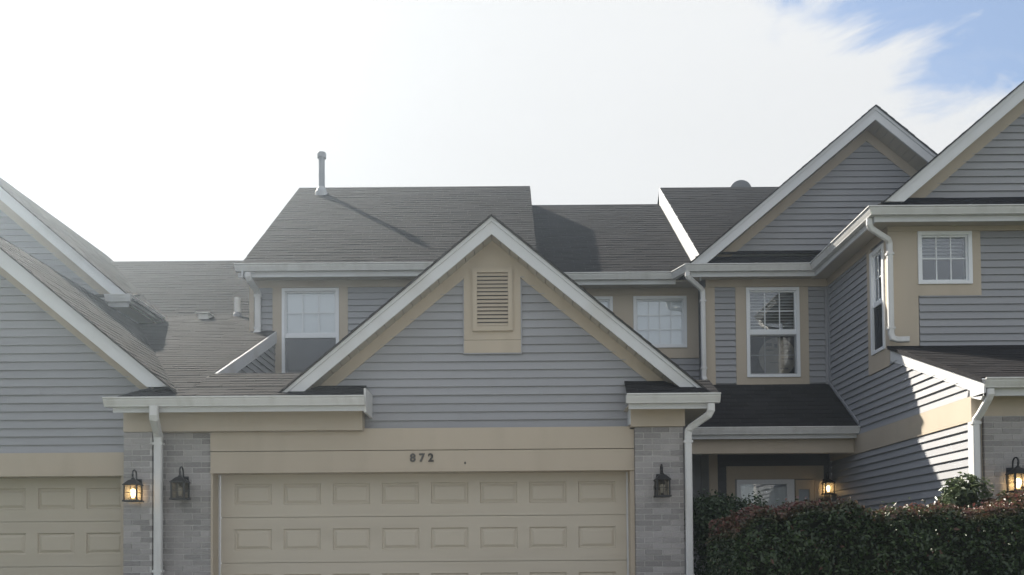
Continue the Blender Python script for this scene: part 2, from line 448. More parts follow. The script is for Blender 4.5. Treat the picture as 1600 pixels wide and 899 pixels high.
def window(parent, fr, u0, u1, z0, z1, cols, rows, hung=False, blind='slats', room=.9, mid=None, screen=None, blind_z=None, mg=(.3, .3)):
    fw = .05; mb = MB(); DI, DO = -.07, .045
    for a in ((u0, u0 + fw, z0, z1), (u1 - fw, u1, z0, z1), (u0 + fw, u1 - fw, z1 - fw, z1), (u0 + fw, u1 - fw, z0, z0 + fw * .9)):
        fr.box(mb, *a, DI, DO)
    win = mb.build('window', VINYLW, parent)
    # raised outer lip and inner sash of the frame
    mb = MB()
    i0, i1, j0, j1 = u0 + fw, u1 - fw, z0 + fw * .9, z1 - fw
    sw = .022
    zm = mid if mid else (z0 + z1) / 2
    if hung: fr.box(mb, i0 + .0005, i1 - .0005, zm - .032, zm + .032, DI + .01, .024)
    t0 = zm + .032 if hung else j0
    for (q0, q1, lev) in ([(t0, j1, .006)] + ([(j0, zm - .032, .000)] if hung else [])):
        for a in ((i0, i0 + sw, q0, q1), (i1 - sw, i1, q0, q1), (i0 + sw, i1 - sw, q1 - sw, q1), (i0 + sw, i1 - sw, q0, q0 + sw)):
            fr.box(mb, a[0], a[1], a[2], a[3], DI + .02, lev)
    mb.build('sash', VINYLW, win)
    def grid(a0, a1, b0, b1, nc, nr, d):
        bw = .016; cw = (a1 - a0) / nc; rh = (b1 - b0) / nr
        g = MB()
        for i in range(1, nc): fr.box(g, a0 + cw * i - bw / 2, a0 + cw * i + bw / 2, b0, b1, d - .006, d + .006)
        for i in range(1, nr):
            for k in range(nc): fr.box(g, a0 + cw * k + (bw / 2 if k else 0), a0 + cw * (k + 1) - (bw / 2 if k < nc - 1 else 0), b0 + rh * i - bw / 2, b0 + rh * i + bw / 2, d - .006, d + .006)
        if g.v: g.build('muntin_grid', VINYLW, win)
        for i in range(nc):
            for k in range(nr):
                p = MB(); x0, x1 = a0 + cw * i + (bw / 2 if i else 0), a0 + cw * (i + 1) - (bw / 2 if i < nc - 1 else 0)
                y0, y1 = b0 + rh * k + (bw / 2 if k else 0), b0 + rh * (k + 1) - (bw / 2 if k < nr - 1 else 0)
                fr.box(p, x0, x1, y0, y1, d - .002, d + .002); p.build('pane', GLASS, win)
    grid(i0 + sw, i1 - sw, t0 + sw, j1 - sw, cols, rows, -.012)
    if hung:
        grid(i0 + sw, i1 - sw, j0 + sw, zm - .032 - sw, 1, 1, -.022)
        # grille between the panes of the lower sash, seen through the screen
        g = MB(); a0, a1, b0, b1 = i0 + sw, i1 - sw, j0 + sw, zm - .032 - sw
        for i in range(1, cols): x = a0 + (a1 - a0) * i / cols; fr.box(g, x - .007, x + .007, b0, b1, -.040, -.032)
        for k in range(cols):
            xa, xb = a0 + (a1 - a0) * k / cols + (.007 if k else 0), a0 + (a1 - a0) * (k + 1) / cols - (.007 if k < cols - 1 else 0)
            fr.box(g, xa, xb, (b0 + b1) / 2 - .007, (b0 + b1) / 2 + .007, -.040, -.032)
        g.build('muntin_grid', VINYLW, win)
        if screen:
            p = MB(); fr.box(p, i0 + .002, i1 - .002, j0 + .002, zm - .034, .006, .009); p.build('insect_screen', screen, win)
    b = MB(); zb0, zb1 = blind_z or (j0, j1)
    if blind == 'slats' or blind == 'grey':
        z = zb1
        while z > zb0:
            b.hexa([fr.p(i0, z - .030, -.110), fr.p(i1, z - .030, -.110), fr.p(i1, z - .028, -.108), fr.p(i0, z - .028, -.108), fr.p(i0, z, -.135), fr.p(i1, z, -.135), fr.p(i1, z + .002, -.133), fr.p(i0, z + .002, -.133)])
            z -= .034 if blind == 'slats' else .05
    elif blind == 'vertical':
        n = int((i1 - i0) / .06); w = (i1 - i0) / n
        for i in range(n):
            b.hexa([fr.p(i0 + w * i, zb0, -.050), fr.p(i0 + w * (i + 1.05), zb0, -.066), fr.p(i0 + w * (i + 1.05), zb0, -.068), fr.p(i0 + w * i, zb0, -.052), fr.p(i0 + w * i, zb1, -.050), fr.p(i0 + w * (i + 1.05), zb1, -.066), fr.p(i0 + w * (i + 1.05), zb1, -.068), fr.p(i0 + w * i, zb1, -.052)])
    elif blind == 'shade':
        fr.box(b, i0, i1, zb0, zb1, -.052, -.047)
    if b.v: b.build('blind', SLATGREY if blind == 'grey' else BLIND, win)
    r = MB(); t = .03; ra, rb = u0 - mg[0], u1 + mg[1]      # the dark room behind: open towards the window
    fr.box(r, ra, rb, z0 - .3, z1 + .2, -room - t, -room)
    fr.box(r, ra - t, ra, z0 - .3, z1 + .2, -room, -.155); fr.box(r, rb, rb + t, z0 - .3, z1 + .2, -room, -.155)
    fr.box(r, ra - t, rb + t, z0 - .3 - t, z0 - .3, -room - t, -.155); fr.box(r, ra - t, rb + t, z1 + .2, z1 + .2 + t, -room - t, -.155)
    r.build('room', ROOM, win)
    return win

def rake(parent, Y, xa, za, xl, xr, slope, th=.214, zc=None, wallY=None):
    """white rake boards of a gable with the cap strip along their top, and the soffit strips behind them"""
    fr = Fr('front', Y); za -= .019; th -= .014
    for sgn, xe in ((-1, xl), (1, xr)):
        if xe is None: continue
        top = lambda x: za - slope * abs(x - xa)
        zf = top(xe) if zc is None else zc
        xt = xa + sgn * (za - zf) / slope; xb = xa + sgn * (za - th - zf) / slope
        b = polyboard('rake_board', WHITE, parent, fr, [(xa, za), (xa, za - th), (xb, zf), (xt, zf)], -.025, .0)
        polyboard('cap_strip', WHITE, b, fr, [(xa, za + .006), (xa, za - .052), (xa + sgn * (za - .052 - zf) / slope, zf + .003), (xt, zf + .003)], .0005, .016)
        if wallY:
            mb = MB(); Ls = abs(xb - xa); n = int(Ls / .105); zo = th - .013
            for i in range(n):
                x0, x1 = xa + sgn * (Ls * i / n + .004), xa + sgn * (Ls * (i + 1) / n - .004)
                z0s, z1s = za - zo - slope * abs(x0 - xa), za - zo - slope * abs(x1 - xa)
                mb.hexa([(x0, Y + .026, z0s), (x1, Y + .026, z1s), (x1, wallY, z1s), (x0, wallY, z0s), (x0, Y + .026, z0s + .012), (x1, Y + .026, z1s + .012), (x1, wallY, z1s + .012), (x0, wallY, z0s + .012)])
            mb.build('rake_soffit', SOFFIT, parent, kind='stuff')

def downspout(parent, path, w=.085, d=.06, straps=()):
    mb = MB(); mb.rsweep(path, w, d); ds = mb.build('downspout', GUTTER, parent)
    for (x, y, z) in straps:
        boxo('strap', GUTTER, ds, x - w / 2 - .012, x + w / 2 + .012, y - d / 2 - .004, y + d / 2 + .01, z - .014, z + .014)
    return ds

def seams(gut, y, z, xs):
    for x in xs:
        q = MB(); q.gutter([(x, y - .0025), (x + .045, y - .0025)], z + .0022); q.build('gutter_seam', GUTTER, gut)

# ================================================================== GROUND
G = -H - .02
one('ground', GROUNDM, None, lambda q: q.box(-80, 80, -40, 80, G - .3, G), kind='structure')
dv = one('driveway', CONC, None, lambda q: [q.box(-4.2 + i * 2.13, -4.2 + (i + 1) * 2.13 - .012, -1.0 + k * 2.98, -1.0 + (k + 1) * 2.98 - .012, G - .05, G + .012) for i in range(3) for k in range(4)], kind='structure')
one('road', ASPH, None, lambda q: q.box(-79, 79, -9.5, -2.2, G - .05, G + .008), kind='structure')
one('front_walk', CONC, None, lambda q: [q.box(2.45, 3.75, 9.7 + i * 1.3, 9.7 + (i + 1) * 1.3 - .012, G - .05, G + .016) for i in range(3)], kind='structure')

# ================================================================== CENTRE HOUSE (872)
hc = thing('townhouse', 'grey sided townhouse numbered 872 with wide tan garage door under a louvred gable', 'townhouse', (-.9, 14, -H), 'attached townhouses in the row')
FG = Fr('front', 10.8)                       # garage gable wall
XA, ZA, SL = -.214, 3.976, .834
gw = MB()
FG.poly(gw, [(-3.6, 1.0), (2.04, 1.0), (2.04, ZA - .12 - SL * (2.04 - XA)), (XA, ZA - .12), (-3.6, ZA - .12 - SL * (XA + 3.6))], -.12, -.001)
gwall = gw.build('gable_wall', SIDING, hc)
fl = lambda off: (lambda z: XA - (ZA - off - z) / SL, lambda z: XA + (ZA - off - z) / SL)
lf, rf = fl(.33)
VH = (-.56, .125, 2.402, 3.5)
planks(gwall, FG, 1.49, 3.6, lambda z: max(lf(z), -2.3), lambda z: min(rf(z), 1.9), holes=[VH])
# frieze boards along the rake
for s in (-1, 1):
    pts = [(XA, ZA - .17), (XA, ZA - .374), (XA + s * 2.25, ZA - .374 - SL * 2.25), (XA + s * 2.25, ZA - .17 - SL * 2.25)]
    polyboard('frieze_board', TAN, hc, FG, pts, 0, .026 if s > 0 else .0262)
rake(hc, 10.5, XA, ZA, -2.69, 2.33, SL, .214, 1.885, 10.8)
# louvred vent with its surround
polyboard('vent_surround', TAN, hc, FG, [(-.56, 2.562), (.125, 2.562), (.125, 3.45), (XA, ZA - .30), (-.56, 3.45)], 0, .0275)
board('vent_sill', TAN, hc, FG, -.563, .128, 2.402, 2.556, 0, .034)
for u in (-.574, .1255):
    board('edge_strip', SIDING, hc, FG, u, u + .0135, 2.39, 3.29, 0, .036)
board('edge_strip', SIDING, hc, FG, -.574, .139, 2.388, 2.4015, 0, .037)
vt = MB()
for a in ((-.455, -.40, 2.665, 3.43), (-.028, .027, 2.665, 3.43), (-.40, -.028, 3.375, 3.43), (-.40, -.028, 2.665, 2.722)): FG.box(vt, *a, .0275, .062)
vent = vt.build('louvre_vent', TAN, hc)
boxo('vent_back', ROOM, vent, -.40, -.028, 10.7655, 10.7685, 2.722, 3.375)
for i in range(14):
    z = 2.726 + i * .0466
    sm = MB()
    sm.hexa([FG.p(-.3995, z, .056), FG.p(-.0285, z, .056), FG.p(-.0285, z + .005, .058), FG.p(-.3995, z + .005, .058), FG.p(-.3995, z + .034, .036), FG.p(-.0285, z + .034, .036), FG.p(-.0285, z + .039, .038), FG.p(-.3995, z + .039, .038)])
    sm.build('slat', TAN, vent)
# garage roof
for s in (-1, 1):
    xe = XA + s * 2.60 if s > 0 else XA - 2.5
    ze = ZA - SL * abs(xe - XA)
    if s > 0: roof(hc, (xe, 10.46, ze), (xe, 15.08, ze), (XA, 15.08, ZA), (XA, 10.46, ZA), 'roof')
    else: roof(hc, (xe, 14.5, ze), (xe, 10.46, ze), (XA, 10.46, ZA), (XA, 14.5, ZA), 'roof')
# return eaves left and right
EV = lambda y: 1.765 + .43 * (y - 10.2)
roof(hc, (-3.83, 10.265, EV(10.265)), (-1.705, 10.265, EV(10.265)), (-1.75, 10.82, EV(10.82)), (-3.83, 10.82, EV(10.82)), 'return_roof')
roof(hc, (-3.83, 10.82, EV(10.82)), (-2.3, 10.82, EV(10.82)), (-2.3, 11.5, EV(11.5)), (-3.83, 11.5, EV(11.5)), 'return_roof')
roof(hc, (-2.3, 14.5, 1.75), (-3.83, 14.5, 1.75), (-3.83, 11.5, EV(11.5)), (-2.3, 11.5, EV(11.5)), 'well_roof')
roof(hc, (1.335, 10.26, EV(10.26) + .01), (2.40, 10.26, EV(10.26) + .01), (2.40, 10.82, EV(10.82) + .03), (1.375, 10.82, EV(10.82) + .03), 'return_roof')
mb = MB(); mb.gutter([(-4.67, 10.31), (-1.68, 10.31)], 1.800); gl_ = mb.build('gutter', GUTTER, hc)
seams(gl_, 10.31, 1.800, (-3.05,))
boxo('fascia', WHITE, hc, -4.60, -1.70, 10.312, 10.335, 1.640, 1.76)
boxo('soffit', SOFFIT, hc, -4.60, -1.70, 10.336, 10.80, 1.690, 1.705)
boxo('gutter_end_box', GUTTER, hc, -1.6995, -1.674, 10.30, 10.79, 1.62, 1.90)
mb = MB(); mb.gutter([(1.325, 10.31), (2.40, 10.31)], 1.795); mb.build('gutter', GUTTER, hc)
boxo('fascia', WHITE, hc, 1.36, 2.30, 10.312, 10.335, 1.635, 1.77)
boxo('soffit', SOFFIT, hc, 1.36, 2.36, 10.336, 14.5, 1.680, 1.695)
boxo('edge_strip', WHITE, hc, 1.405, 1.418, 10.59, 10.80, 1.50, 1.70)
# frieze boxes over the piers
boxo('frieze_box', TAN, hc, -4.245, -1.765, 10.585, 10.80, 1.455, 1.6895)
boxo('frieze_box', TAN, hc, -4.597, -4.248, 10.583, 10.80, 1.453, 1.6895)
boxo('frieze_box', TAN, hc, 1.419, 2.06, 10.585, 10.80, 1.470, 1.6795)
# header over the door
boxo('header_board', TAN, hc, -3.602, 1.468, 10.690, 10.80, 1.226, 1.453)
boxo('header_board', TAN, hc, -3.602, 1.4685, 10.698, 10.80, .992, 1.2185)
boxo('header_board', TAN, hc, -1.764, 1.418, 10.6905, 10.80, 1.4535, 1.487)
boxo('door_stop', TAN, hc, -3.602, 1.4685, 10.675, 11.0, .962, .9915)
for x0, x1 in ((-3.60, -3.575), (1.418, 1.468)):
    boxo('jamb', TAN, hc, x0, x1, 10.70, 10.97, -H, .9615)
boxo('weather_strip', WHITE, hc, 1.400, 1.4178, 10.915, 10.945, -H, .9615)
boxo('weather_strip', WHITE, hc, -3.5748, -3.560, 10.915, 10.945, -H, .9615)
# right side wall of the garage
boxo('side_wall', SIDING, hc, 1.96, 2.035, 10.72, 14.6, -H, 1.68)

def garage_door(parent, x0, x1, yf, ztop, npan, px0, pitch, pw, sect=.555, rows=4):
    zs = [ztop - .0 - sect * i for i in range(rows + 1)]
    mb = MB(); boxes = []
    holes = [(px0 + pitch * i, px0 + pitch * i + pw) for i in range(npan)]
    for r in range(rows):
        a, b = zs[r + 1] + .003, zs[r] - .003
        p0 = zs[r + 1] + .152; p1 = p0 + .262
        mb.box(x0, x1, yf, yf + .035, a, p0); mb.box(x0, x1, yf, yf + .035, p1, b)
        xs = [x0] + [v for h in holes for v in h] + [x1]
        for i in range(0, len(xs), 2): mb.box(xs[i], xs[i + 1], yf, yf + .035, p0, p1)
        mb.box(x0, x1, yf - .002, yf - .0001, a + .055, a + .062)        # embossed bead under each rail
    mb.box(x0, x1, yf + .036, yf + .045, zs[-1], zs[0])
    door = mb.build('garage_door', DOORTAN, parent)
    me = None; o = OFF[door.name]
    for r in range(rows):
        for h in holes:
            if me is None:
                q = MB(); w, hh = pw, .262
                rings = [(0, 0.0), (.012, .020), (.022, .020), (.052, .004)]
                for ins, dep in rings:
                    q.v += [(ins, dep, ins), (w - ins, dep, ins), (w - ins, dep, hh - ins), (ins, dep, hh - ins)]
                for i in range(3):
                    for k in range(4): q.f.append((i * 4 + k, i * 4 + (k + 1) % 4, i * 4 + 4 + (k + 1) % 4, i * 4 + 4 + k))
                q.f.append((12, 13, 14, 15))
                me = bpy.data.meshes.new('panel'); me.from_pydata(q.v, [], q.f); me.materials.append(DOORTAN)
            p = bpy.data.objects.new('panel', me); COL.objects.link(p); p.parent = door
            p.location = (h[0] - o.x, yf - o.y, zs[r + 1] + .152 + H - o.z)
    return door
boxo('nail_hole', DIGIT, hc, -.565, -.545, 10.694, 10.6978, 1.05, 1.078)
garage_door(hc, -3.5595, 1.3995, 10.95, .995, 8, -3.394, .601, .457)

# piers of the centre house
pier(hc, -4.247, -3.603, 10.73, 10.95, -H, 1.452)
pier(hc, 1.470, 2.045, 10.62, 10.95, -H, 1.468)
downspout(hc, [(-4.10, 10.25, 1.70), (-4.10, 10.25, 1.60), (-4.105, 10.27, 1.56), (-4.180, 10.55, 1.44), (-4.187, 10.60, 1.40), (-4.187, 10.60, 1.34), (-4.187, 10.60, -H + .1)], .094, .07, straps=[(-4.187, 10.60, 1.31), (-4.187, 10.60, -.2)])
downspout(hc, [(2.30, 10.27, 1.685), (2.30, 10.27, 1.61), (2.28, 10.30, 1.56), (2.12, 10.50, 1.45), (2.09, 10.54, 1.41), (2.085, 10.54, 1.34), (2.085, 10.54, -H + .1)], .082, .06, straps=[(2.085, 10.54, 1.28), (2.085, 10.54, -.3)])

# main block, upper wall
FM = Fr('front', 14.52)
W1 = (-3.72, -2.79, 2.83, 4.315)
mb = MB(); sheet(FM, mb, -4.25, .42, 1.2, 4.56, -.13, -.001, [W1])
mb.box(.30, .42, 14.66, 15.2, 1.2, 4.56)
mb.box(-4.25, -4.13, 14.66, 18.3, 1.2, 4.56)
mw = mb.build('main_wall', SIDING, hc)
planks(mw, FM, 2.0, 4.335, -4.17, .30, holes=[(-3.875, -2.645, 1.9, 4.4)])
board('corner_board', TAN, hc, FM, -4.25, -4.172, 1.6, 4.3295, 0, .025)
board('frieze_board', TAN, hc, FM, -4.25, .42, 4.330, 4.56, 0, .028)
board('window_trim', TAN, hc, FM, -3.873, -3.7205, 1.6, 4.3295, 0, .024)
board('window_trim', TAN, hc, FM, -2.7895, -2.647, 1.6, 4.3295, 0, .024)
board('window_trim', TAN, hc, FM, -3.7205, -2.7895, 2.4, 2.829, 0, .024)
window(hc, FM, *W1, 3, 2, hung=True, blind='vertical', mid=3.535, screen=SCREENL, blind_z=(3.0, 4.26))
boxo('soffit', SOFFIT, hc, -4.30, .44, 14.185, 14.49, 4.445, 4.46)
boxo('fascia', WHITE, hc, -4.33, .44, 14.16, 14.184, 4.40, 4.57)
mb = MB(); mb.gutter([(-4.36, 14.158), (.45, 14.158)], 4.582); seams(mb.build('gutter', GUTTER, hc), 14.158, 4.582, (-2.2,))
RE = lambda y: 4.60 + .7195 * (y - 14.11)
R1 = roof(hc, (-4.27, 14.11, 4.60), (.44, 14.11, 4.60), (.42, 18.05, RE(18.05)), (-4.27, 18.05, RE(18.05)))
roof(hc, (.42, 22.0, 4.6), (-4.27, 22.0, 4.6), (-4.27, 18.05, RE(18.05) - .002), (.42, 18.05, RE(18.05) - .002), shingle=False)
polyboard('rake_board', DECK, hc, Fr('side', .41), [(14.1, RE(14.1) - .06), (18.05, RE(18.05) - .06), (18.05, RE(18.05) - .34), (14.1, RE(14.1) - .34)], -.02, 0)
polyboard('rake_board', WHITE, hc, Fr('side', -4.255), [(14.08, RE(14.08) - .062), (18.05, RE(18.05) - .062), (18.05, RE(18.05) - .25), (14.08, RE(14.08) - .2)], -.02, 0)
downspout(hc, [(-4.155, 14.11, 4.46), (-4.155, 14.11, 4.40), (-4.15, 14.14, 4.35), (-4.11, 14.40, 4.27), (-4.10, 14.455, 4.22), (-4.10, 14.455, 4.15), (-4.10, 14.455, 3.60), (-4.13, 14.40, 3.535)], .095, .06, straps=[(-4.10, 14.455, 4.18), (-4.10, 14.455, 3.66)])
# vent pipe near the ridge
vp = MB(); vp.lathe(-3.74, 17.68, [(.062, RE(17.68) - .1), (.062, 7.90)], 20)
vp = vp.build('vent_pipe', GALV, R1, smooth=False)
one('pipe_cap', GALV, R1, lambda q: q.lathe(-3.74, 17.68, [(.062, 7.865), (.088, 7.872), (.092, 7.96), (.078, 7.985), (.03, 7.99)], 20))
one('pipe_flashing', mat('lead_flashing', (.30, .31, .33), .6, .1), R1, lambda q: q.lathe(-3.74, 17.66, [(.135, RE(17.66) - .10), (.125, RE(17.66) + .02), (.068, RE(17.66) + .13)], 20))

# set-back wall between the main block and the projecting bay
FS = Fr('front', 15.1)
W2 = (2.083, 2.985, 3.425, 4.305); W3 = (.84, 1.735, 3.425, 4.305)
mb = MB(); sheet(FS, mb, .42, 3.20, -H, 4.58, -.13, -.001, [W2, W3]); sw = mb.build('setback_wall', SIDING, hc)
mb = MB(); sheet(FS, mb, .43, 3.185, 3.25, 4.33, 0, .024, [W2, W3]); mb.build('window_surround', TAN, hc)
board('frieze_board', TAN, hc, FS, .43, 3.185, 4.3325, 4.58, 0, .028)
planks(sw, FS, 2.33, 3.248, .43, 3.185)
window(hc, FS, *W2, 4, 3, blind='shade')
window(hc, FS, *W3, 4, 3, blind='shade')
boxo('soffit', SOFFIT, hc, .44, 3.15, 14.70, 15.07, 4.445, 4.46)
boxo('fascia', WHITE, hc, .46, 2.73, 14.672, 14.698, 4.39, 4.56)
R2E = lambda y: 4.575 + .705 * (y - 14.62)
roof(hc, (.45, 14.62, 4.575), (3.06, 14.62, 4.575), (3.06, 18.2, R2E(18.2)), (.45, 18.2, R2E(18.2)))
roof(hc, (3.06, 22, 4.6), (.45, 22, 4.6), (.45, 18.2, R2E(18.2) - .002), (3.06, 18.2, R2E(18.2) - .002), shingle=False)

# ================================================================== RIGHT HOUSE
hr = thing('townhouse', 'grey townhouse at right with two tall gables, dark porch and partly sunlit side wall', 'townhouse', (5.5, 14, -H), 'attached townhouses in the row')
FB = Fr('front', 14.6)
W4 = (3.862, 4.732, 2.815, 4.29)
DOORH = (3.66, 4.905, -1.0, 1.16)
mb = MB(); sheet(FB, mb, 3.21, 5.22, -H, 4.56, -.13, -.001, [W4]); mb.box(3.21, 3.33, 14.735, 15.25, -H, 4.56)
bw = mb.build('bay_wall', SIDING, hr)
planks(bw, FB, 2.62, 4.30, 3.352, 5.20, holes=[(3.688, 4.885, 2.5, 4.4)])
board('corner_board', TAN, hr, FB, 3.205, 3.3505, 2.70, 4.3025, 0, .026)
boxo('corner_board', TAN, hr, 3.184, 3.2045, 14.575, 14.70, 2.7, 4.3)
board('frieze_board', TAN, hr, FB, 3.205, 5.22, 4.305, 4.56, 0, .028)
board('window_trim', TAN, hr, FB, 3.690, 3.8615, 2.66, 4.3025, 0, .024)
board('window_trim', TAN, hr, FB, 4.7325, 4.883, 2.66, 4.3025, 0, .024)
board('window_trim', TAN, hr, FB, 3.8615, 4.7325, 2.66, 2.8145, 0, .024)
board('corner_strip', SIDING, hr, FB, 5.150, 5.198, 2.6, 4.30, 0, .03)
window(hr, FB, *W4, 3, 2, hung=True, blind='grey', mid=3.55, screen=SCREENM, blind_z=(3.56, 4.25), room=1.2)
# bay gable
XB, ZB, SB = 5.885, 7.111, .84
FBG = Fr('front', 14.6)
gb = MB(); FBG.poly(gb, [(XB - 3.0, ZB - .12 - SB * 3.0), (XB + 1.4, ZB - .12 - SB * 3.0), (XB + 1.4, ZB - .12 - SB * 1.4), (XB, ZB - .12)], -.12, -.001)
gbw = gb.build('gable_wall', SIDING, hr)
lb = lambda z: XB - (ZB - .36 - z) / SB; rb = lambda z: XB + (ZB - .36 - z) / SB
planks(gbw, FBG, 4.80, ZB - .38, lambda z: max(lb(z), 3.3), lambda z: min(rb(z), 7.2))
for s, ln in ((-1, 2.72), (1, 1.35)):
    polyboard('frieze_board', TAN, hr, FBG, [(XB, ZB - .17), (XB, ZB - .40), (XB + s * ln, ZB - .40 - SB * ln), (XB + s * ln, ZB - .17 - SB * ln)], 0, .026 if s > 0 else .0262)
rake(hr, 14.2, XB, ZB, XB - 3.0, 7.25, SB, .222, None, 14.6)
zl = ZB - SB * 3.0
roof(hr, (XB - 3.0, 18.3, zl), (XB - 3.0, 14.165, zl), (XB, 14.165, ZB), (XB, 18.3, ZB))
roof(hr, (XB + 2.2, 14.165, ZB - SB * 2.2), (XB + 2.2, 18.3, ZB - SB * 2.2), (XB, 18.3, ZB - .001), (XB, 14.165, ZB - .001))
roof(hr, (3.05, 14.20, 4.575), (4.83, 14.20, 4.575), (5.2, 14.62, 4.83), (3.05, 14.62, 4.83), 'pent_roof')
# raised roof behind, with the white end board on the party line
R3E = lambda y: R2E(y) + .34
R3 = roof(hr, (3.085, 14.5, R3E(14.5)), (7.0, 14.5, R3E(14.5)), (7.0, 18.2, R3E(18.2)), (3.085, 18.2, R3E(18.2)))
roof(hr, (7.0, 22, 4.9), (3.085, 22, 4.9), (3.085, 18.2, R3E(18.2) - .002), (7.0, 18.2, R3E(18.2) - .002), shingle=False)
polyboard('rake_board', WHITE, hr, Fr('side', 3.080), [(14.4, R3E(14.4) + .0), (18.22, R3E(18.22) + .0), (18.22, R3E(18.22) - .40), (14.4, R3E(14.4) - .40)], -.02, 0)
# gutters run without a break from the set-back wall round the bay and the front corner
mb = MB(); mb.gutter([(.47, 14.67), (2.72, 14.67), (2.87, 14.27), (4.895, 14.27), (4.895, 11.91), (9.5, 11.91)], 4.560); gr_ = mb.build('gutter', GUTTER, hr); seams(gr_, 14.67, 4.560, (1.9,)); seams(gr_, 14.27, 4.560, (3.9,)); seams(gr_, 11.91, 4.560, (6.1,))
boxo('fascia', WHITE, hr, 2.90, 4.897, 14.272, 14.296, 4.385, 4.545)
boxo('fascia', WHITE, hr, 4.897, 4.921, 11.914, 14.2715, 4.385, 4.545)
boxo('fascia', WHITE, hr, 4.9215, 9.5, 11.914, 11.938, 4.385, 4.545)
boxo('soffit', SOFFIT, hr, 2.90, 4.90, 14.297, 14.571, 4.43, 4.442)
boxo('soffit', SOFFIT, hr, 4.9215, 5.19, 11.939, 14.57, 4.428, 4.440)
boxo('soffit', SOFFIT, hr, 5.1905, 9.5, 11.939, 12.21, 4.429, 4.441)
downspout(hr, [(2.84, 14.22, 4.45), (2.84, 14.22, 4.39), (2.87, 14.24, 4.35), (3.09, 14.44, 4.25), (3.13, 14.475, 4.21), (3.135, 14.475, 4.15), (3.135, 14.475, 2.80), (3.15, 14.44, 2.74)], .075, .06, straps=[(3.135, 14.475, 4.05), (3.135, 14.475, 2.95)])
downspout(hr, [(4.85, 11.97, 4.45), (4.85, 11.97, 4.37), (4.88, 11.99, 4.32), (5.15, 12.10, 4.21), (5.18, 12.13, 4.17), (5.185, 12.13, 4.1), (5.185, 12.13, 2.92), (5.20, 12.12, 2.86), (5.26, 12.10, 2.835), (5.40, 12.06, 2.83)], .075, .06, straps=[(5.185, 12.13, 4.02), (5.185, 12.13, 3.0)])
# porch: roof, gutter, beam, ceiling
roof(hr, (2.68, 13.38, 1.845), (5.19, 13.38, 1.845), (5.19, 14.61, 2.715), (2.68, 14.61, 2.715), 'porch_roof')
mb = MB(); mb.gutter([(2.66, 13.42), (5.205, 13.42)], 1.828); mb.build('gutter', GUTTER, hr)
boxo('fascia', WHITE, hr, 2.68, 5.20, 13.422, 13.446, 1.665, 1.84)
boxo('porch_beam', TAN, hr, 2.70, 5.195, 13.55, 13.70, 1.46, 1.72)
boxo('porch_ceiling', SOFFIT, hr, 2.70, 5.195, 13.4465, 15.05, 1.725, 1.745)
boxo('porch_floor', CONC, hr, 2.60, 5.19, 13.2, 15.05, -H, -.97)
polyboard('roof_flashing', SIDING, hr, Fr('side', 5.197), [(13.33, 1.86), (14.6, 2.735), (14.6, 2.775), (13.33, 1.90)], 0, .022)
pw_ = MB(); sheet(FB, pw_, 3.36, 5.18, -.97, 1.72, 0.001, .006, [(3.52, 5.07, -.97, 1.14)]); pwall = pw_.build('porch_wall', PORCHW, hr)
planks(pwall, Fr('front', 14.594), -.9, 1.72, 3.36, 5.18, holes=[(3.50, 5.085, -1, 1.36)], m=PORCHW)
board('corner_board', TAN, hr, FB, 3.22, 3.358, -.97, 1.72, 0, .03)
board('door_trim', TAN, hr, FB, 3.50, 5.085, 1.146, 1.36, 0, .03)
board('door_trim', TAN, hr, FB, 3.50, 3.64, -.97, 1.1455, 0, .03)
board('door_trim', TAN, hr, FB, 4.93, 5.085, -.97, 1.1455, 0, .03)
fd = MB()
for a in ((3.66, 3.73, -.95, 1.14), (4.475, 4.60, -.95, 1.14), (3.73, 4.475, 1.065, 1.14), (3.73, 4.475, -.95, -.45)): FB.box(fd, *a, .001, .045)
fd = fd.build('front_door', VINYLW, hr)
board('pane', GLASS, fd, FB, 3.73, 4.475, -.45, 1.065, .026, .030)
cu = MB()
for i in range(12):
    x0 = 3.74 + i * .0605
    d0, d1 = (.008, .016) if i % 2 else (.016, .008)
    sag = .10 * abs(math.sin(i / 12 * 2 * math.pi)) + .04
    cu.hexa([FB.p(x0, .25, d0), FB.p(x0 + .06, .25, d1), FB.p(x0 + .06, .25, d1 + .002), FB.p(x0, .25, d0 + .002), FB.p(x0, 1.05 - sag * .3, d0), FB.p(x0 + .06, 1.05 - sag * .3, d1), FB.p(x0 + .06, 1.05 - sag * .3, d1 + .002), FB.p(x0, 1.05 - sag * .3, d0 + .002)])
cu.build('curtain', CURTAIN, fd)
board('handle', BLACK, fd, FB, 4.50, 4.53, -.05, .10, .0455, .085)
sd = MB()
for a in ((4.62, 4.67, -.95, 1.13), (4.85, 4.92, -.95, 1.13), (4.67, 4.85, .975, 1.13), (4.67, 4.85, -.95, -.4)): FB.box(sd, *a, .001, .040)
sd = sd.build('sidelight', TAN, hr); board('pane', GLASS, sd, FB, 4.67, 4.85, -.4, .975, .02, .024); board('blind', SLATGREY, sd, FB, 4.672, 4.848, -.398, .973, .004, .008)

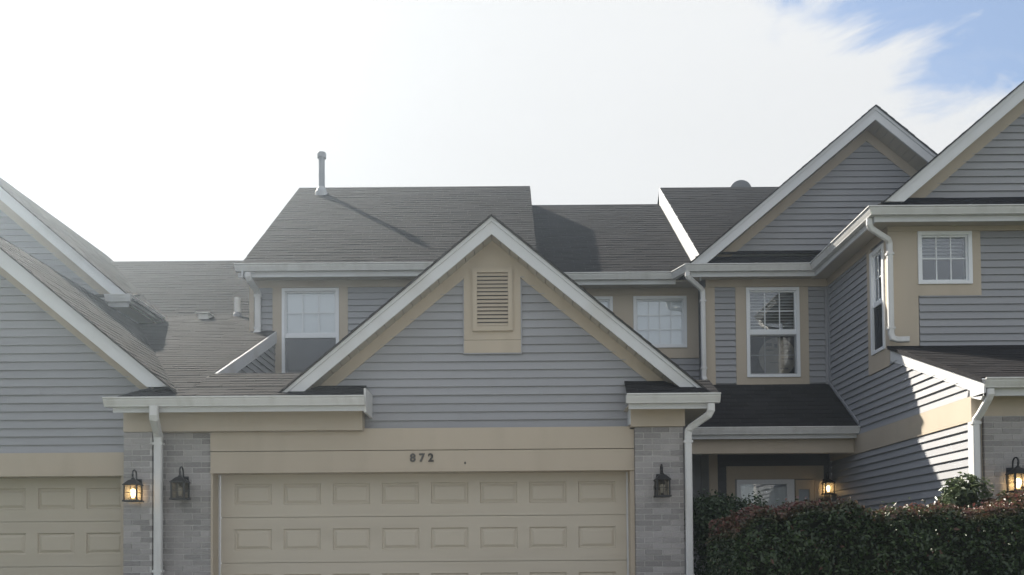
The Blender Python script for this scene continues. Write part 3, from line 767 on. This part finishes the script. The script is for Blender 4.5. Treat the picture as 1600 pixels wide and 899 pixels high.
# side wall facing left (partly in the sun)
FX = Fr('side', 5.22)
W5 = (12.34, 12.80, 2.77, 4.24)
RL = lambda y: 1.87 + .3735 * (y - 9.80)
mb = MB(); sheet(FX, mb, 12.26, 14.6, 2.4, 4.5, -.10, -.001, [W5]); FX.poly(mb, [(10.12, -H), (14.6, -H), (14.6, 2.4), (11.5, 2.4), (10.12, RL(10.12) - .03)], -.10, -.001)
xw = mb.build('side_wall', SIDING, hr)
lowtop = lambda z: max(10.16, 9.80 + (z + .16 - 1.87) / .3735)
hx = [(12.24, 12.955, 2.50, 4.30)]
planks(xw, FX, 1.712, 4.305, lambda z: lowtop(z) if z < 2.60 else 12.26, 14.57, holes=hx)
planks(xw, FX, -1.20, 1.425, 10.16, 14.57)
board('band_board', TAN, hr, FX, 10.072, 14.57, 1.428, 1.710, -.02, .0285)
board('frieze_board', TAN, hr, FX, 12.24, 14.57, 4.307, 4.45, 0, .026)
board('corner_board', TAN, hr, FX, 12.215, 12.3395, 2.78, 4.3045, 0, .026)
board('window_trim', TAN, hr, FX, 12.8005, 12.95, 2.51, 4.3045, 0, .024)
board('window_trim', TAN, hr, FX, 12.215, 12.8005, 2.51, 2.7695, 0, .0255)
board('corner_board', WHITE, hr, FX, 10.07, 10.158, -1.2, 1.427, -.02, .028)
board('corner_strip', SIDING, hr, FX, 14.50, 14.57, 2.72, 4.30, 0, .03)
window(hr, FX, *W5, 3, 2, hung=True, blind='none', mid=3.47, screen=SCREEN, room=.30, mg=(.03, .3))
# lower roof and its white rake board
roof(hr, (5.17, 9.82, RL(9.82)), (9.5, 9.82, RL(9.82)), (9.5, 12.24, RL(12.24)), (5.17, 12.24, RL(12.24)), 'lower_roof')
polyboard('rake_board', WHITE, hr, Fr('side', 5.195), [(9.80, RL(9.80) - .045), (12.20, RL(12.20) - .045), (12.20, RL(12.2) - .20), (9.80, RL(9.80) - .20)], -.024, 0)
polyboard('eave_return', WHITE, hr, Fr('side', 5.194), [(9.80, RL(9.8) - .2005), (10.10, RL(10.1) - .2005), (10.10, 1.70), (9.87, 1.635), (9.80, 1.70)], -.024, 0)
polyboard('drip_edge', SHINGLE, hr, Fr('side', 5.17), [(9.79, RL(9.79) - .044), (12.22, RL(12.22) - .044), (12.22, RL(12.22) + .004), (9.79, RL(9.79) + .004)], 0, .006)
FRG = Fr('front', 10.1)
mb = MB(); mb.gutter([(5.20, 9.865), (9.5, 9.865)], 1.862); mb.build('gutter', GUTTER, hr)
boxo('fascia', WHITE, hr, 5.22, 9.5, 9.868, 9.892, 1.68, 1.84)
boxo('soffit', SOFFIT, hr, 5.22, 9.5, 9.8925, 10.07, 1.715, 1.728)
board('front_wall', TAN, hr, FRG, 5.225, 9.5, 1.49, 1.78, -.2, 0)
board('brick_edge_trim', TAN, hr, FRG, 5.225, 5.337, -H, 1.4895, -.2, -.03)
pier(hr, 5.340, 6.15, 10.085, 10.3, -H, 1.488)
boxo('header_board', TAN, hr, 6.152, 9.5, 10.11, 10.42, .98, 1.4895)
garage_door(hr, 6.20, 9.4, 10.35, .98, 5, 6.30, .601, .457)
downspout(hr, [(5.265, 9.80, 1.745), (5.265, 9.80, 1.69), (5.26, 9.83, 1.64), (5.235, 9.96, 1.50), (5.215, 10.015, 1.44), (5.21, 10.02, 1.38), (5.21, 10.02, -1.1)], .075, .06, straps=[(5.21, 10.02, 1.40), (5.21, 10.02, .2)])
# upper front wall
FU = Fr('front', 12.24)
W6 = (5.605, 6.348, 3.625, 4.353)
mb = MB(); sheet(FU, mb, 5.22, 9.5, 2.4, 4.5, -.12, -.001, [W6]); uw = mb.build('upper_wall', SIDING, hr)
planks(uw, FU, 2.74, 4.36, 5.62, 9.4, holes=[(5.4, 6.475, 3.467, 4.5)])
board('corner_board', TAN, hr, FU, 5.195, 5.604, 2.74, 4.3595, 0, .026)
board('frieze_board', TAN, hr, FU, 5.195, 9.5, 4.362, 4.50, 0, .029)
board('window_trim', TAN, hr, FU, 6.3485, 6.473, 3.468, 4.3595, 0, .024)
board('window_trim', TAN, hr, FU, 5.6045, 6.3485, 3.468, 3.6245, 0, .024)
window(hr, FU, *W6, 3, 2, blind='grey', blind_z=(4.02, 4.31), room=1.2, mg=(.03, .3))
# front gable
XU, SU = 8.05, .845
ZU = 4.665 + SU * (XU - 5.035)
gu = MB(); FU.poly(gu, [(5.1, ZU - .12 - SU * (XU - 5.1)), (9.6, ZU - .12 - SU * (XU - 5.1)), (9.6, ZU - .12 - SU * 1.55), (XU, ZU - .12)], -.12, -.001)
guw = gu.build('gable_wall', SIDING, hr)
lu = lambda z: XU - (ZU - .37 - z) / SU; ru = lambda z: XU + (ZU - .37 - z) / SU
planks(guw, FU, 4.815, ZU - .4, lambda z: max(lu(z), 5.4), lambda z: min(ru(z), 9.5))
for s, ln in ((-1, 2.75), (1, 1.4)):
    polyboard('frieze_board', TAN, hr, FU, [(XU, ZU - .17), (XU, ZU - .42), (XU + s * ln, ZU - .42 - SU * ln), (XU + s * ln, ZU - .17 - SU * ln)], 0, .026 if s > 0 else .0262)
rake(hr, 11.85, XU, ZU, 5.02, 9.6, SU, .227, None, 12.24)
roof(hr, (5.0, 18.3, ZU - SU * (XU - 5.0)), (5.0, 11.815, ZU - SU * (XU - 5.0)), (XU, 11.815, ZU), (XU, 18.3, ZU))
roof(hr, (9.6, 11.815, ZU - SU * 1.55), (9.6, 18.3, ZU - SU * 1.55), (XU, 18.3, ZU - .001), (XU, 11.815, ZU - .001))
roof(hr, (4.93, 11.87, 4.60), (9.5, 11.87, 4.60), (9.5, 12.26, 4.845), (5.25, 12.26, 4.845), 'pent_roof')

# ================================================================== LEFT HOUSE
hl = thing('townhouse', 'grey townhouse cut off at left, its garage gable hazy in the glare', 'townhouse', (-6.6, 14, -H), 'attached townhouses in the row')
FL = Fr('front', 10.85)
XL, ZL = -6.60, 4.125
gl2 = MB(); FL.poly(gl2, [(-8.9, 1.0), (-4.60, 1.0), (-4.60, 1.9), (-4.55, 1.9), (-4.55, ZL - .12 - SL * (-4.55 - XL)), (XL, ZL - .12), (-8.9, ZL - .12 - SL * (8.9 + XL))], -.12, -.001)
glw = gl2.build('gable_wall', SIDING, hl)
ll = lambda z: XL - (ZL - .33 - z) / SL; rl = lambda z: XL + (ZL - .33 - z) / SL
planks(glw, FL, 1.235, ZL - .36, lambda z: max(ll(z), -8.8), lambda z: min(rl(z), -4.605 if z < 1.6 else -4.45))
for s in (-1, 1):
    ln = 2.2
    polyboard('frieze_board', TAN, hl, FL, [(XL, ZL - .17), (XL, ZL - .374), (XL + s * ln, ZL - .374 - SL * ln), (XL + s * ln, ZL - .17 - SL * ln)], 0, .026 if s > 0 else .0262)
rake(hl, 10.52, XL, ZL, -9.2, -4.05, SL, .225, 1.975, 10.85)
xe = -3.9; ze = ZL - SL * (xe - XL)
roof(hl, (xe, 10.48, ze), (xe, 17.0, ze), (XL, 17.0, ZL), (XL, 10.48, ZL))
roof(hl, (XL - 2.7, 17.0, ZL - SL * 2.7), (XL - 2.7, 10.48, ZL - SL * 2.7), (XL, 10.48, ZL - .001), (XL, 17.0, ZL - .001), shingle=False)
# eave strip in front of the gable foot, and the long low roof behind it
roof(hl, (-4.62, 10.265, EV(10.265)), (-3.832, 10.265, EV(10.265)), (-3.832, 10.9, EV(10.9)), (-4.30, 10.9, EV(10.9)), 'return_roof')
YB = 16.2
roof(hl, (-9.5, 10.9, EV(10.9)), (-3.832, 10.9, EV(10.9)), (-3.832, 14.51, EV(14.51)), (-9.5, 14.51, EV(14.51)), 'low_roof')
LR = roof(hl, (-9.5, 14.51, EV(14.51)), (-4.255, 14.51, EV(14.51)), (-4.255, YB, EV(YB)), (-9.5, YB, EV(YB)), 'low_roof')
roof(hl, (-11.5, YB, EV(YB)), (-4.255, YB, EV(YB)), (-4.255, 18.8, EV(YB) + .713 * (18.8 - YB)), (-11.5, 18.8, EV(YB) + .713 * (18.8 - YB)))
# rake of the low roof at the well beside the centre house
FWL = Fr('side', -3.83)
rk = MB(); rk.prism([(-3.832, 11.48, EV(11.48) - .004), (-3.832, 14.51, EV(14.51) - .004), (-3.832, 14.51, EV(14.51) - .19), (-3.832, 11.48, EV(11.48) - .19)], (.03, 0, 0)); rk.build('rake_board', WHITE, hl)
ww = MB(); ww.prism([(-3.93, 11.6, 1.6), (-3.93, 14.51, 1.6), (-3.93, 14.51, EV(14.51) - .08), (-3.93, 11.6, EV(11.6) - .08)], (.085, 0, 0)); wwl = ww.build('well_wall', SIDING, hl)
class FrR:
    def p(s, u, z, d=0.0): return (-3.845 + d, u, z)
planks(wwl, FrR(), 1.7, EV(14.5) - .19, lambda z: max(11.6, 10.2 + (z + .19 - 1.765) / .43), 14.49)
# small things on the low roof
one('roof_vent', PALE, LR, lambda q: [q.box(-5.52, -5.34, 15.74, 15.96, EV(15.7) - .05, EV(15.85) + .055), q.box(-5.55, -5.31, 15.70, 16.00, EV(15.85) + .0555, EV(15.85) + .075)])
one('vent_pipe', PALE, LR, lambda q: [q.lathe(-4.93, 16.08, [(.055, EV(16.08) - .08), (.055, EV(16.08) + .33)], 14)])
one('pipe_flashing', GALV, LR, lambda q: q.lathe(-4.93, 16.08, [(.085, EV(16.08) - .06), (.075, EV(16.08) + .03), (.056, EV(16.08) + .06)], 14))
# header, door, pier
boxo('header_board', TAN, hl, -8.8, -4.602, 10.79, 10.86, .985, 1.234)
boxo('door_stop', TAN, hl, -8.8, -4.602, 10.765, 11.12, .950, .9845)
boxo('jamb', TAN, hl, -4.72, -4.60, 10.80, 11.07, -H, .9495)
garage_door(hl, -9.6, -4.722, 11.05, .968, 8, -9.46, .601, .457)
pier(hl, -4.600, -4.262, 10.60, 10.95, -H, 1.450)
boxo('wall_block', SIDING, hl, -4.605, -4.45, 10.80, 10.95, 1.45, 2.0)
# upper gable further back
F2 = Fr('front', 14.55)
X2, Z2, S2 = -9.2, 6.83, .865
g2 = MB(); F2.poly(g2, [(-12, 2.6), (-6.4, 2.6), (-6.4, Z2 - .12 - S2 * (-6.4 - X2)), (X2, Z2 - .12), (-12, Z2 - .12 - S2 * (12 + X2))], -.12, -.001)
g2w = g2.build('upper_gable_wall', SIDING, hl)
l2 = lambda z: max(X2 - (Z2 - .37 - z) / S2, -11.9); r2 = lambda z: min(X2 + (Z2 - .37 - z) / S2, -6.42)
planks(g2w, F2, 2.9, Z2 - .4, l2, r2)
polyboard('frieze_board', TAN, hl, F2, [(X2, Z2 - .17), (X2, Z2 - .42), (X2 + 2.75, Z2 - .42 - S2 * 2.75), (X2 + 2.75, Z2 - .17 - S2 * 2.75)], 0, .026)
rake(hl, 14.2, X2, Z2, None, -6.05, S2, .222, None, 14.55)
roof(hl, (-5.98, 14.165, Z2 - S2 * (-5.98 - X2)), (-5.98, 20.2, Z2 - S2 * (-5.98 - X2)), (X2, 20.2, Z2), (X2, 14.165, Z2))
boxo('upper_side_wall', SIDING, hl, -6.52, -6.40, 14.68, 20.0, 2.6, 4.1)
mb = MB(); mb.gutter([(-6.43, 14.20), (-6.12, 14.20), (-6.12, 15.5)], 4.125); mb.build('gutter', GUTTER, hl)
boxo('soffit', SOFFIT, hl, -6.42, -6.12, 14.23, 15.55, 3.985, 4.0)
boxo('fascia', WHITE, hl, -6.42, -6.095, 14.203, 14.228, 3.955, 4.11)
one('pent_roof', SHINGLE, hl, lambda q: q.prism([(-6.75, 14.2, 4.13), (-6.05, 14.2, 4.13), (-6.05, 14.55, 4.26), (-6.75, 14.55, 4.26)], (0, 0, -.03)))

# ================================================================== HOUSE NUMBERS
def digits(root, txt, x, y, z, size, mats, step):
    for i, ch in enumerate(txt):
        cu = bpy.data.curves.new('digit', 'FONT'); cu.body = ch; cu.size = size; cu.extrude = .006; cu.align_x = 'CENTER'; cu.offset = .0045
        tmp = bpy.data.objects.new('digit_tmp', cu); COL.objects.link(tmp)
        dg = bpy.context.evaluated_depsgraph_get(); me = bpy.data.meshes.new_from_object(tmp.evaluated_get(dg)); bpy.data.objects.remove(tmp)
        me.materials.clear(); me.materials.append(mats[i])
        o = bpy.data.objects.new('digit', me); COL.objects.link(o); o.parent = root
        o.matrix_local = Matrix.Translation((x + step * i - root.location.x, y - root.location.y, z + H - root.location.z)) @ Matrix.Rotation(math.pi / 2, 4, 'X')
nm = thing('house_number', 'dark metal digits 872 on the tan board above the garage door', 'house number', (-1.07, 10.69, 1.07), 'house numbers above the garage doors')
digits(nm, '872', -1.18, 10.691, 1.085, .135, [DIGIT2, DIGIT2, DIGIT], .108)
nm2 = thing('house_number', 'single dark digit half cut off at the left picture edge above the left garage', 'house number', (-6.2, 10.78, 1.05), 'house numbers above the garage doors')
digits(nm2, '0', -6.225, 10.783, 1.06, .135, [DIGIT], .1)

# ================================================================== WALL LANTERNS
def lantern(label, x, y, z, lit, sc=1.0, rot=0.0):
    root = thing('wall_lantern', label, 'lantern', (x, y, z), 'black wall lanterns beside the doors')
    OFF[root.name] = Vector((0, 0, H)); kids = []
    def add(name, m, fn):
        q = MB(); fn(q); o = q.build(name, m, root); return o
    cy = -.135                                    # cage hangs in front of the wall
    add('back_plate', BLACK, lambda q: (q.box(-.05, .05, -.012, 0, .02, .20), q.box(-.035, .035, -.018, -.0125, .035, .185)))
    def bracket(q):
        pts = []
        for k in range(15):
            a = math.pi * (1.0 - k / 14 * 1.5)
            pts.append((.0, -.095 - .055 * math.cos(a) * 1.0 + .0, .245 + .055 * math.sin(a)))
        q.tube([(0, -.01, .15), (0, -.035, .17), (0, -.040, .245)] + pts, .0095, 8)
        q.tube([(0, cy, .25), (0, cy, .19)], .008, 8)
    add('scroll_bracket', BLACK, bracket)
    def cap(q):
        q.lathe(0, cy, [(.126, .118), (.128, .124), (.060, .175), (.025, .19), (.012, .205)], 4)
        q.lathe(0, cy, [(.02, .185), (.02, .20), (.008, .215)], 12)
    c = add('lantern_roof', BLACK, cap); c.data.transform(Matrix.Translation((0, cy, 0)) @ Matrix.Rotation(math.pi / 4, 4, 'Z') @ Matrix.Translation((0, -cy, 0)))
    def cage(q):
        s = .072
        for sx in (-1, 1):
            for sy in (-1, 1): q.box(sx * s - .008, sx * s + .008, cy + sy * s - .008, cy + sy * s + .008, -.055, .118)
        q.box(-.09, .09, cy - .09, cy + .09, -.075, -.0555)
        for z0 in (.028,):
            q.box(-s + .0085, s - .0085, cy - s - .004, cy - s + .004, z0, z0 + .006); q.box(-s - .004, -s + .004, cy - s + .0085, cy + s - .0085, z0, z0 + .006); q.box(s - .004, s + .004, cy - s + .0085, cy + s - .0085, z0, z0 + .006)
        q.box(-.003, .003, cy - s - .003, cy - s + .003, -.055, .0275); q.box(-.003, .003, cy - s - .003, cy - s + .003, .0345, .118)
    add('cage', BLACK, cage)
    s = .072
    for b in ((-s + .009, s - .009, cy - s + .005, cy - s + .007), (-s + .005, -s + .007, cy - s + .009, cy + s - .009), (s - .007, s - .005, cy - s + .009, cy + s - .009)):
        add('pane', GLASSL, lambda q: q.box(b[0], b[1], b[2], b[3], -.054, .117))
    add('bulb', BULBLIT if lit else BULBOFF, lambda q: q.lathe(0, cy, [(.012, -.045), (.015, -.02), (.030, .015), (.034, .04), (.026, .066), (.008, .078)], 14)).data.shade_smooth()
    add('socket', BLACK, lambda q: q.lathe(0, cy, [(.018, -.055), (.018, -.03)], 12))
    root.scale = (sc,) * 3; root.rotation_euler = (0, 0, rot)
    return root
lantern('lit black lantern on the brick pier to the left of the white downspout', -4.43, 10.60, .69, True, 1.0)
lantern('unlit black lantern on the brick pier between white downspout and tan garage door', -3.925, 10.73, .72, False, 1.05)
lantern('unlit black lantern on the brick pier right of the wide garage door', 1.765, 10.62, .70, False, 1.02)
lantern('small lit lantern glowing inside the dark porch beside the front door', 5.11, 14.565, .95, True, .95)
lantern('lit black lantern at the right picture edge on brick wall above the red topped hedge', 5.63, 10.085, .69, True, 1.05)

# ================================================================== SATELLITE DISH AND WINDOW DISC
dh = thing('satellite_dish', 'round grey dish rising behind the dark roof ridge left of the tall gable', 'satellite dish', (4.86, 18.75, 7.05))
def dishf(q):
    R_, n_ = .245, 28; c = Vector((4.86, 18.62, 7.50)); ax = Vector((0, .92, .38)).normalized(); sx_ = Vector((1, 0, 0)); up = sx_.cross(ax)
    for side in (0, .012):
        for r in (0.02, .09, .15, .2, R_):
            for k in range(n_):
                a = 2 * math.pi * k / n_; q.v.append(tuple(c + (sx_ * math.cos(a) + up * math.sin(a)) * r + ax * (.6 * r * r + side)))
    for s in (0, 1):
        for i in range(4):
            for k in range(n_): q.f.append((s*5*n_ + i*n_ + k, s*5*n_ + i*n_ + (k+1) % n_, s*5*n_ + (i+1)*n_ + (k+1) % n_, s*5*n_ + (i+1)*n_ + k))
        q.f.append(tuple(s*5*n_ + k for k in range(n_)))
    for k in range(n_): q.f.append((4*n_ + k, 4*n_ + (k+1) % n_, 9*n_ + (k+1) % n_, 9*n_ + k))
one('reflector', DISH, dh, dishf, smooth=False)
one('mast', DISH, dh, lambda q: q.tube([(4.86, 18.75, 6.9), (4.86, 18.72, 7.2), (4.86, 18.62, 7.46)], .02, 10))
one('feed_arm', DISH, dh, lambda q: q.tube([(4.86, 18.66, 7.28), (4.86, 18.95, 7.33), (4.86, 19.02, 7.5)], .013, 8))
wd = thing('round_board', 'large pale disc with dark bars across it behind the lower pane of the bay window', 'disc', (4.43, 14.80, 2.86))
one('disc', DISC, wd, lambda q: q.prism([(4.43 + .31 * math.cos(a * math.pi / 20), 14.80, 3.19 + .33 * math.sin(a * math.pi / 20)) for a in range(40)], (0, .02, 0)))
def disc_marks(q):
    for (x0, x1, z, h) in ((4.24, 4.34, 3.40, .05), (4.38, 4.43, 3.38, .06), (4.46, 4.62, 3.39, .05), (4.24, 4.36, 3.31, .02), (4.48, 4.66, 3.28, .018), (4.25, 4.44, 3.22, .014), (4.5, 4.68, 3.16, .03), (4.3, 4.46, 3.10, .012), (4.46, 4.6, 3.0, .03)):
        q.box(x0, x1, 14.796, 14.7995, z - h / 2, z + h / 2)
one('print', DISCDARK, wd, disc_marks)  # thin dark bars laid on the face of the disc

# ================================================================== HEDGE AND SHRUBS
def leaves(name, m, parent, pts, nrm, size, young=None, up=.3, lift=.6):
    """many small folded leaf blades, one mesh"""
    n = len(pts)
    d = nrm * lift + rng.normal(0, .55, (n, 3)); d[:, 2] += up; d /= np.linalg.norm(d, axis=1)[:, None]
    t = rng.normal(0, 1, (n, 3)); t -= (t * d).sum(1)[:, None] * d; t /= np.linalg.norm(t, axis=1)[:, None]; b = np.cross(d, t)
    s = size * rng.uniform(.65, 1.3, n)[:, None]
    P = pts
    v = np.stack([P - t * s * .5, P + b * s * .27 + d * s * .10 - t * s * .05, P + t * s * .55 - d * s * .1, P - b * s * .27 + d * s * .10 - t * s * .05], 1).reshape(-1, 3)
    o = OFF[parent.name]
    v = v + np.array([-o.x, -o.y, H - o.z])
    me = bpy.data.meshes.new(name)
    me.vertices.add(n * 4); me.vertices.foreach_set('co', v.astype(np.float32).ravel())
    base = (np.arange(n) * 4)[:, None]
    loops = np.concatenate([base + [0, 1, 2], base + [0, 2, 3]], 1).ravel()
    me.loops.add(n * 6); me.loops.foreach_set('vertex_index', loops.astype(np.int32))
    me.polygons.add(n * 2); me.polygons.foreach_set('loop_start', np.arange(0, n * 6, 3, dtype=np.int32))
    me.update(calc_edges=True)
    if young is not None:
        a = me.attributes.new('young', 'FLOAT', 'POINT'); a.data.foreach_set('value', np.repeat(young, 4).astype(np.float32))
    me.materials.append(m)
    ob = bpy.data.objects.new(name, me); COL.objects.link(ob); ob.parent = parent; OFF[ob.name] = o
    return ob
def lump(x, y, s): return (np.sin(x * 5.1 * s + 1.3) * np.cos(y * 4.3 * s + .4) + .6 * np.sin(x * 11.7 * s + y * 9.1 * s) + .4 * np.sin(x * 23 * s - y * 19 * s + 2)) / 2

HEDGE = leafmat('hedge_leaf', (.016, .032, .013), (.055, .090, .034), (.15, .050, .046), rough=.35)
hd = thing('hedge', 'long clipped dark green hedge with reddish leaves along its sunlit top', 'hedge', (4.2, 8.95, -H))
hx0, hx1, hy0, hy1 = 2.10, 7.2, 8.45, 9.55
def htop(x): return .415 + .045 * np.sin(x * 2.7) + .04 * np.sin(x * 6.3 + 1) + .025 * np.sin(x * 14.1) - .30 * np.clip((2.5 - x) / .5, 0, 1) ** 2 + .02 * np.clip(x - 4.5, -1, 1)
N = 46000
sel = rng.uniform(0, 1, N)
x = rng.uniform(hx0, hx1, N); y = np.empty(N); z = np.empty(N); nr = np.zeros((N, 3))
fr_ = sel < .52; tp = (sel >= .52) & (sel < .93); en = sel >= .93
zz = rng.uniform(-1.2, .48, N)
dep = np.abs(rng.normal(0, .05, N))
y[fr_] = hy0; z[fr_] = np.minimum(zz[fr_], htop(x[fr_]) - .02); nr[fr_] = (0, -1, .25)
y[tp] = rng.uniform(hy0, hy1, tp.sum()); z[tp] = htop(x[tp]); nr[tp] = (0, -.1, 1)
x[en] = hx0; y[en] = rng.uniform(hy0, hy1, en.sum()); z[en] = np.minimum(zz[en], .3); nr[en] = (-1, 0, .2)
# round the top edges and make the face lumpy
ey = np.clip((hy0 + .18 - y) / .18, 0, 1); z = z - np.where(tp, .10 * ey ** 2, 0); y = y + np.where(fr_, .14 * np.clip((z - .28) / .2, 0, 1) ** 2, 0)
lm = lump(x, z * 1.3, 1.0); lt = lump(x, y, 1.0)
y = y - np.where(fr_, .13 * lm - dep, 0); z = z + np.where(tp, .055 * lt - dep + .05 * (rng.uniform(0, 1, N) > .965) * rng.uniform(0, 1.7, N), 0); x = x + np.where(en, .08 * lump(y, z, 1) + dep, 0)
yg = np.clip((z - htop(x) + .12) / .13, 0, 1) * np.clip(rng.normal(.50, .36, N) + .22 * np.sin(x * 3.1), 0, 1)
yg = np.maximum(yg, (rng.uniform(0, 1, N) > .985) * .7)
leaves('foliage', HEDGE, hd, np.stack([x, y, z], 1), nr, .048, yg)
one('dark_core', CORE, hd, lambda q: q.prism([(hx0 + .22, hy0 + .20, -H), (hx1, hy0 + .20, -H), (hx1, hy0 + .20, .27), (hx1, hy0 + .4, .37), (hx0 + .5, hy0 + .4, .33), (hx0 + .22, hy0 + .20, .1)], (0, .62, 0)))  # solid dark core added so nothing shows through between the leaves
tw = MB()
for i in range(70):
    a = random.uniform(hx0 + .1, hx1); b = random.uniform(hy0 + .05, hy1 - .1); h0 = float(htop(a))
    tw.tube([(a, b, h0 - .2), (a + random.uniform(-.03, .03), b + random.uniform(-.03, .03), h0 + random.uniform(-.02, .05))], [.004, .002], 4)
tw.build('twigs', BARK, hd, kind='stuff')

def shrub(name, label, cx, cy, z0, z1, rx, ry, n, size, m, cat='shrub', young=0.0, upright=False):
    r = thing(name, label, cat, (cx, cy, -H))
    cl = 20; cc = []
    for i in range(cl):
        a = random.uniform(0, 2 * math.pi); rr = math.sqrt(random.random()) * .75; hh = random.random()
        cc.append((cx + rx * rr * math.cos(a), cy + ry * rr * math.sin(a), z0 + (z1 - z0) * (.45 + .48 * hh) - (z1 - z0) * .14 * rr, random.uniform(.28, .42)))
    cc = np.array(cc); pick = rng.integers(0, cl, n); dirs = rng.normal(0, 1, (n, 3)); dirs /= np.linalg.norm(dirs, axis=1)[:, None]
    rad = cc[pick, 3] * rng.uniform(.55, 1.05, n)
    P = cc[pick, :3] + dirs * rad[:, None] * np.array([rx, ry, (z1 - z0) * .45]); P[:, 2] = np.minimum(P[:, 2], z1 - .25 * rng.uniform(0, 1, n))
    leaves('foliage', m, r, P, dirs, size, np.clip(rng.normal(young, .3, n), 0, 1) if young else None)
    st = MB()
    for i in range(9):
        q = cc[random.randrange(cl)]
        st.tube([(cx + random.uniform(-.08, .08), cy + random.uniform(-.08, .08), -H), ((cx + q[0]) / 2, (cy + q[1]) / 2, (q[2] - H) / 2 + .1), (q[0], q[1], q[2] + .1)], [.014, .010, .004], 6)
    st.build('stems', BARK, r)
    return r
BUSH = leafmat('bush_leaf', (.022, .042, .020), (.06, .10, .045))
BUSH2 = leafmat('shrub_leaf', (.04, .06, .025), (.10, .13, .055))
shrub('shrub', 'dark green rounded bush behind the left end of the hedge under the porch', 2.74, 11.2, -1.0, .80, .66, .55, 9000, .05, BUSH)
shrub('shrub', 'small light green shrub poking above the hedge in front of the sunlit wall', 4.95, 9.62, -1.0, .86, .42, .30, 5200, .066, BUSH2)

# ================================================================== HAZE (sunlit air volume added to stand in for lens glare)
hm = bpy.data.materials.new('glare_haze_air'); hm.use_nodes = True
ht = hm.node_tree; ht.nodes.clear()
pv = ht.nodes.new('ShaderNodeVolumePrincipled')
pv.inputs['Color'].default_value = (.72, .85, 1, 1); pv.inputs['Density'].default_value = .0042; pv.inputs['Anisotropy'].default_value = .87
ho = ht.nodes.new('ShaderNodeOutputMaterial'); ht.links.new(pv.outputs[0], ho.inputs['Volume'])
one('glare_haze', hm, None, lambda q: q.box(-82, 82, -42, 82, G - 1.3, 9.2), kind='stuff')
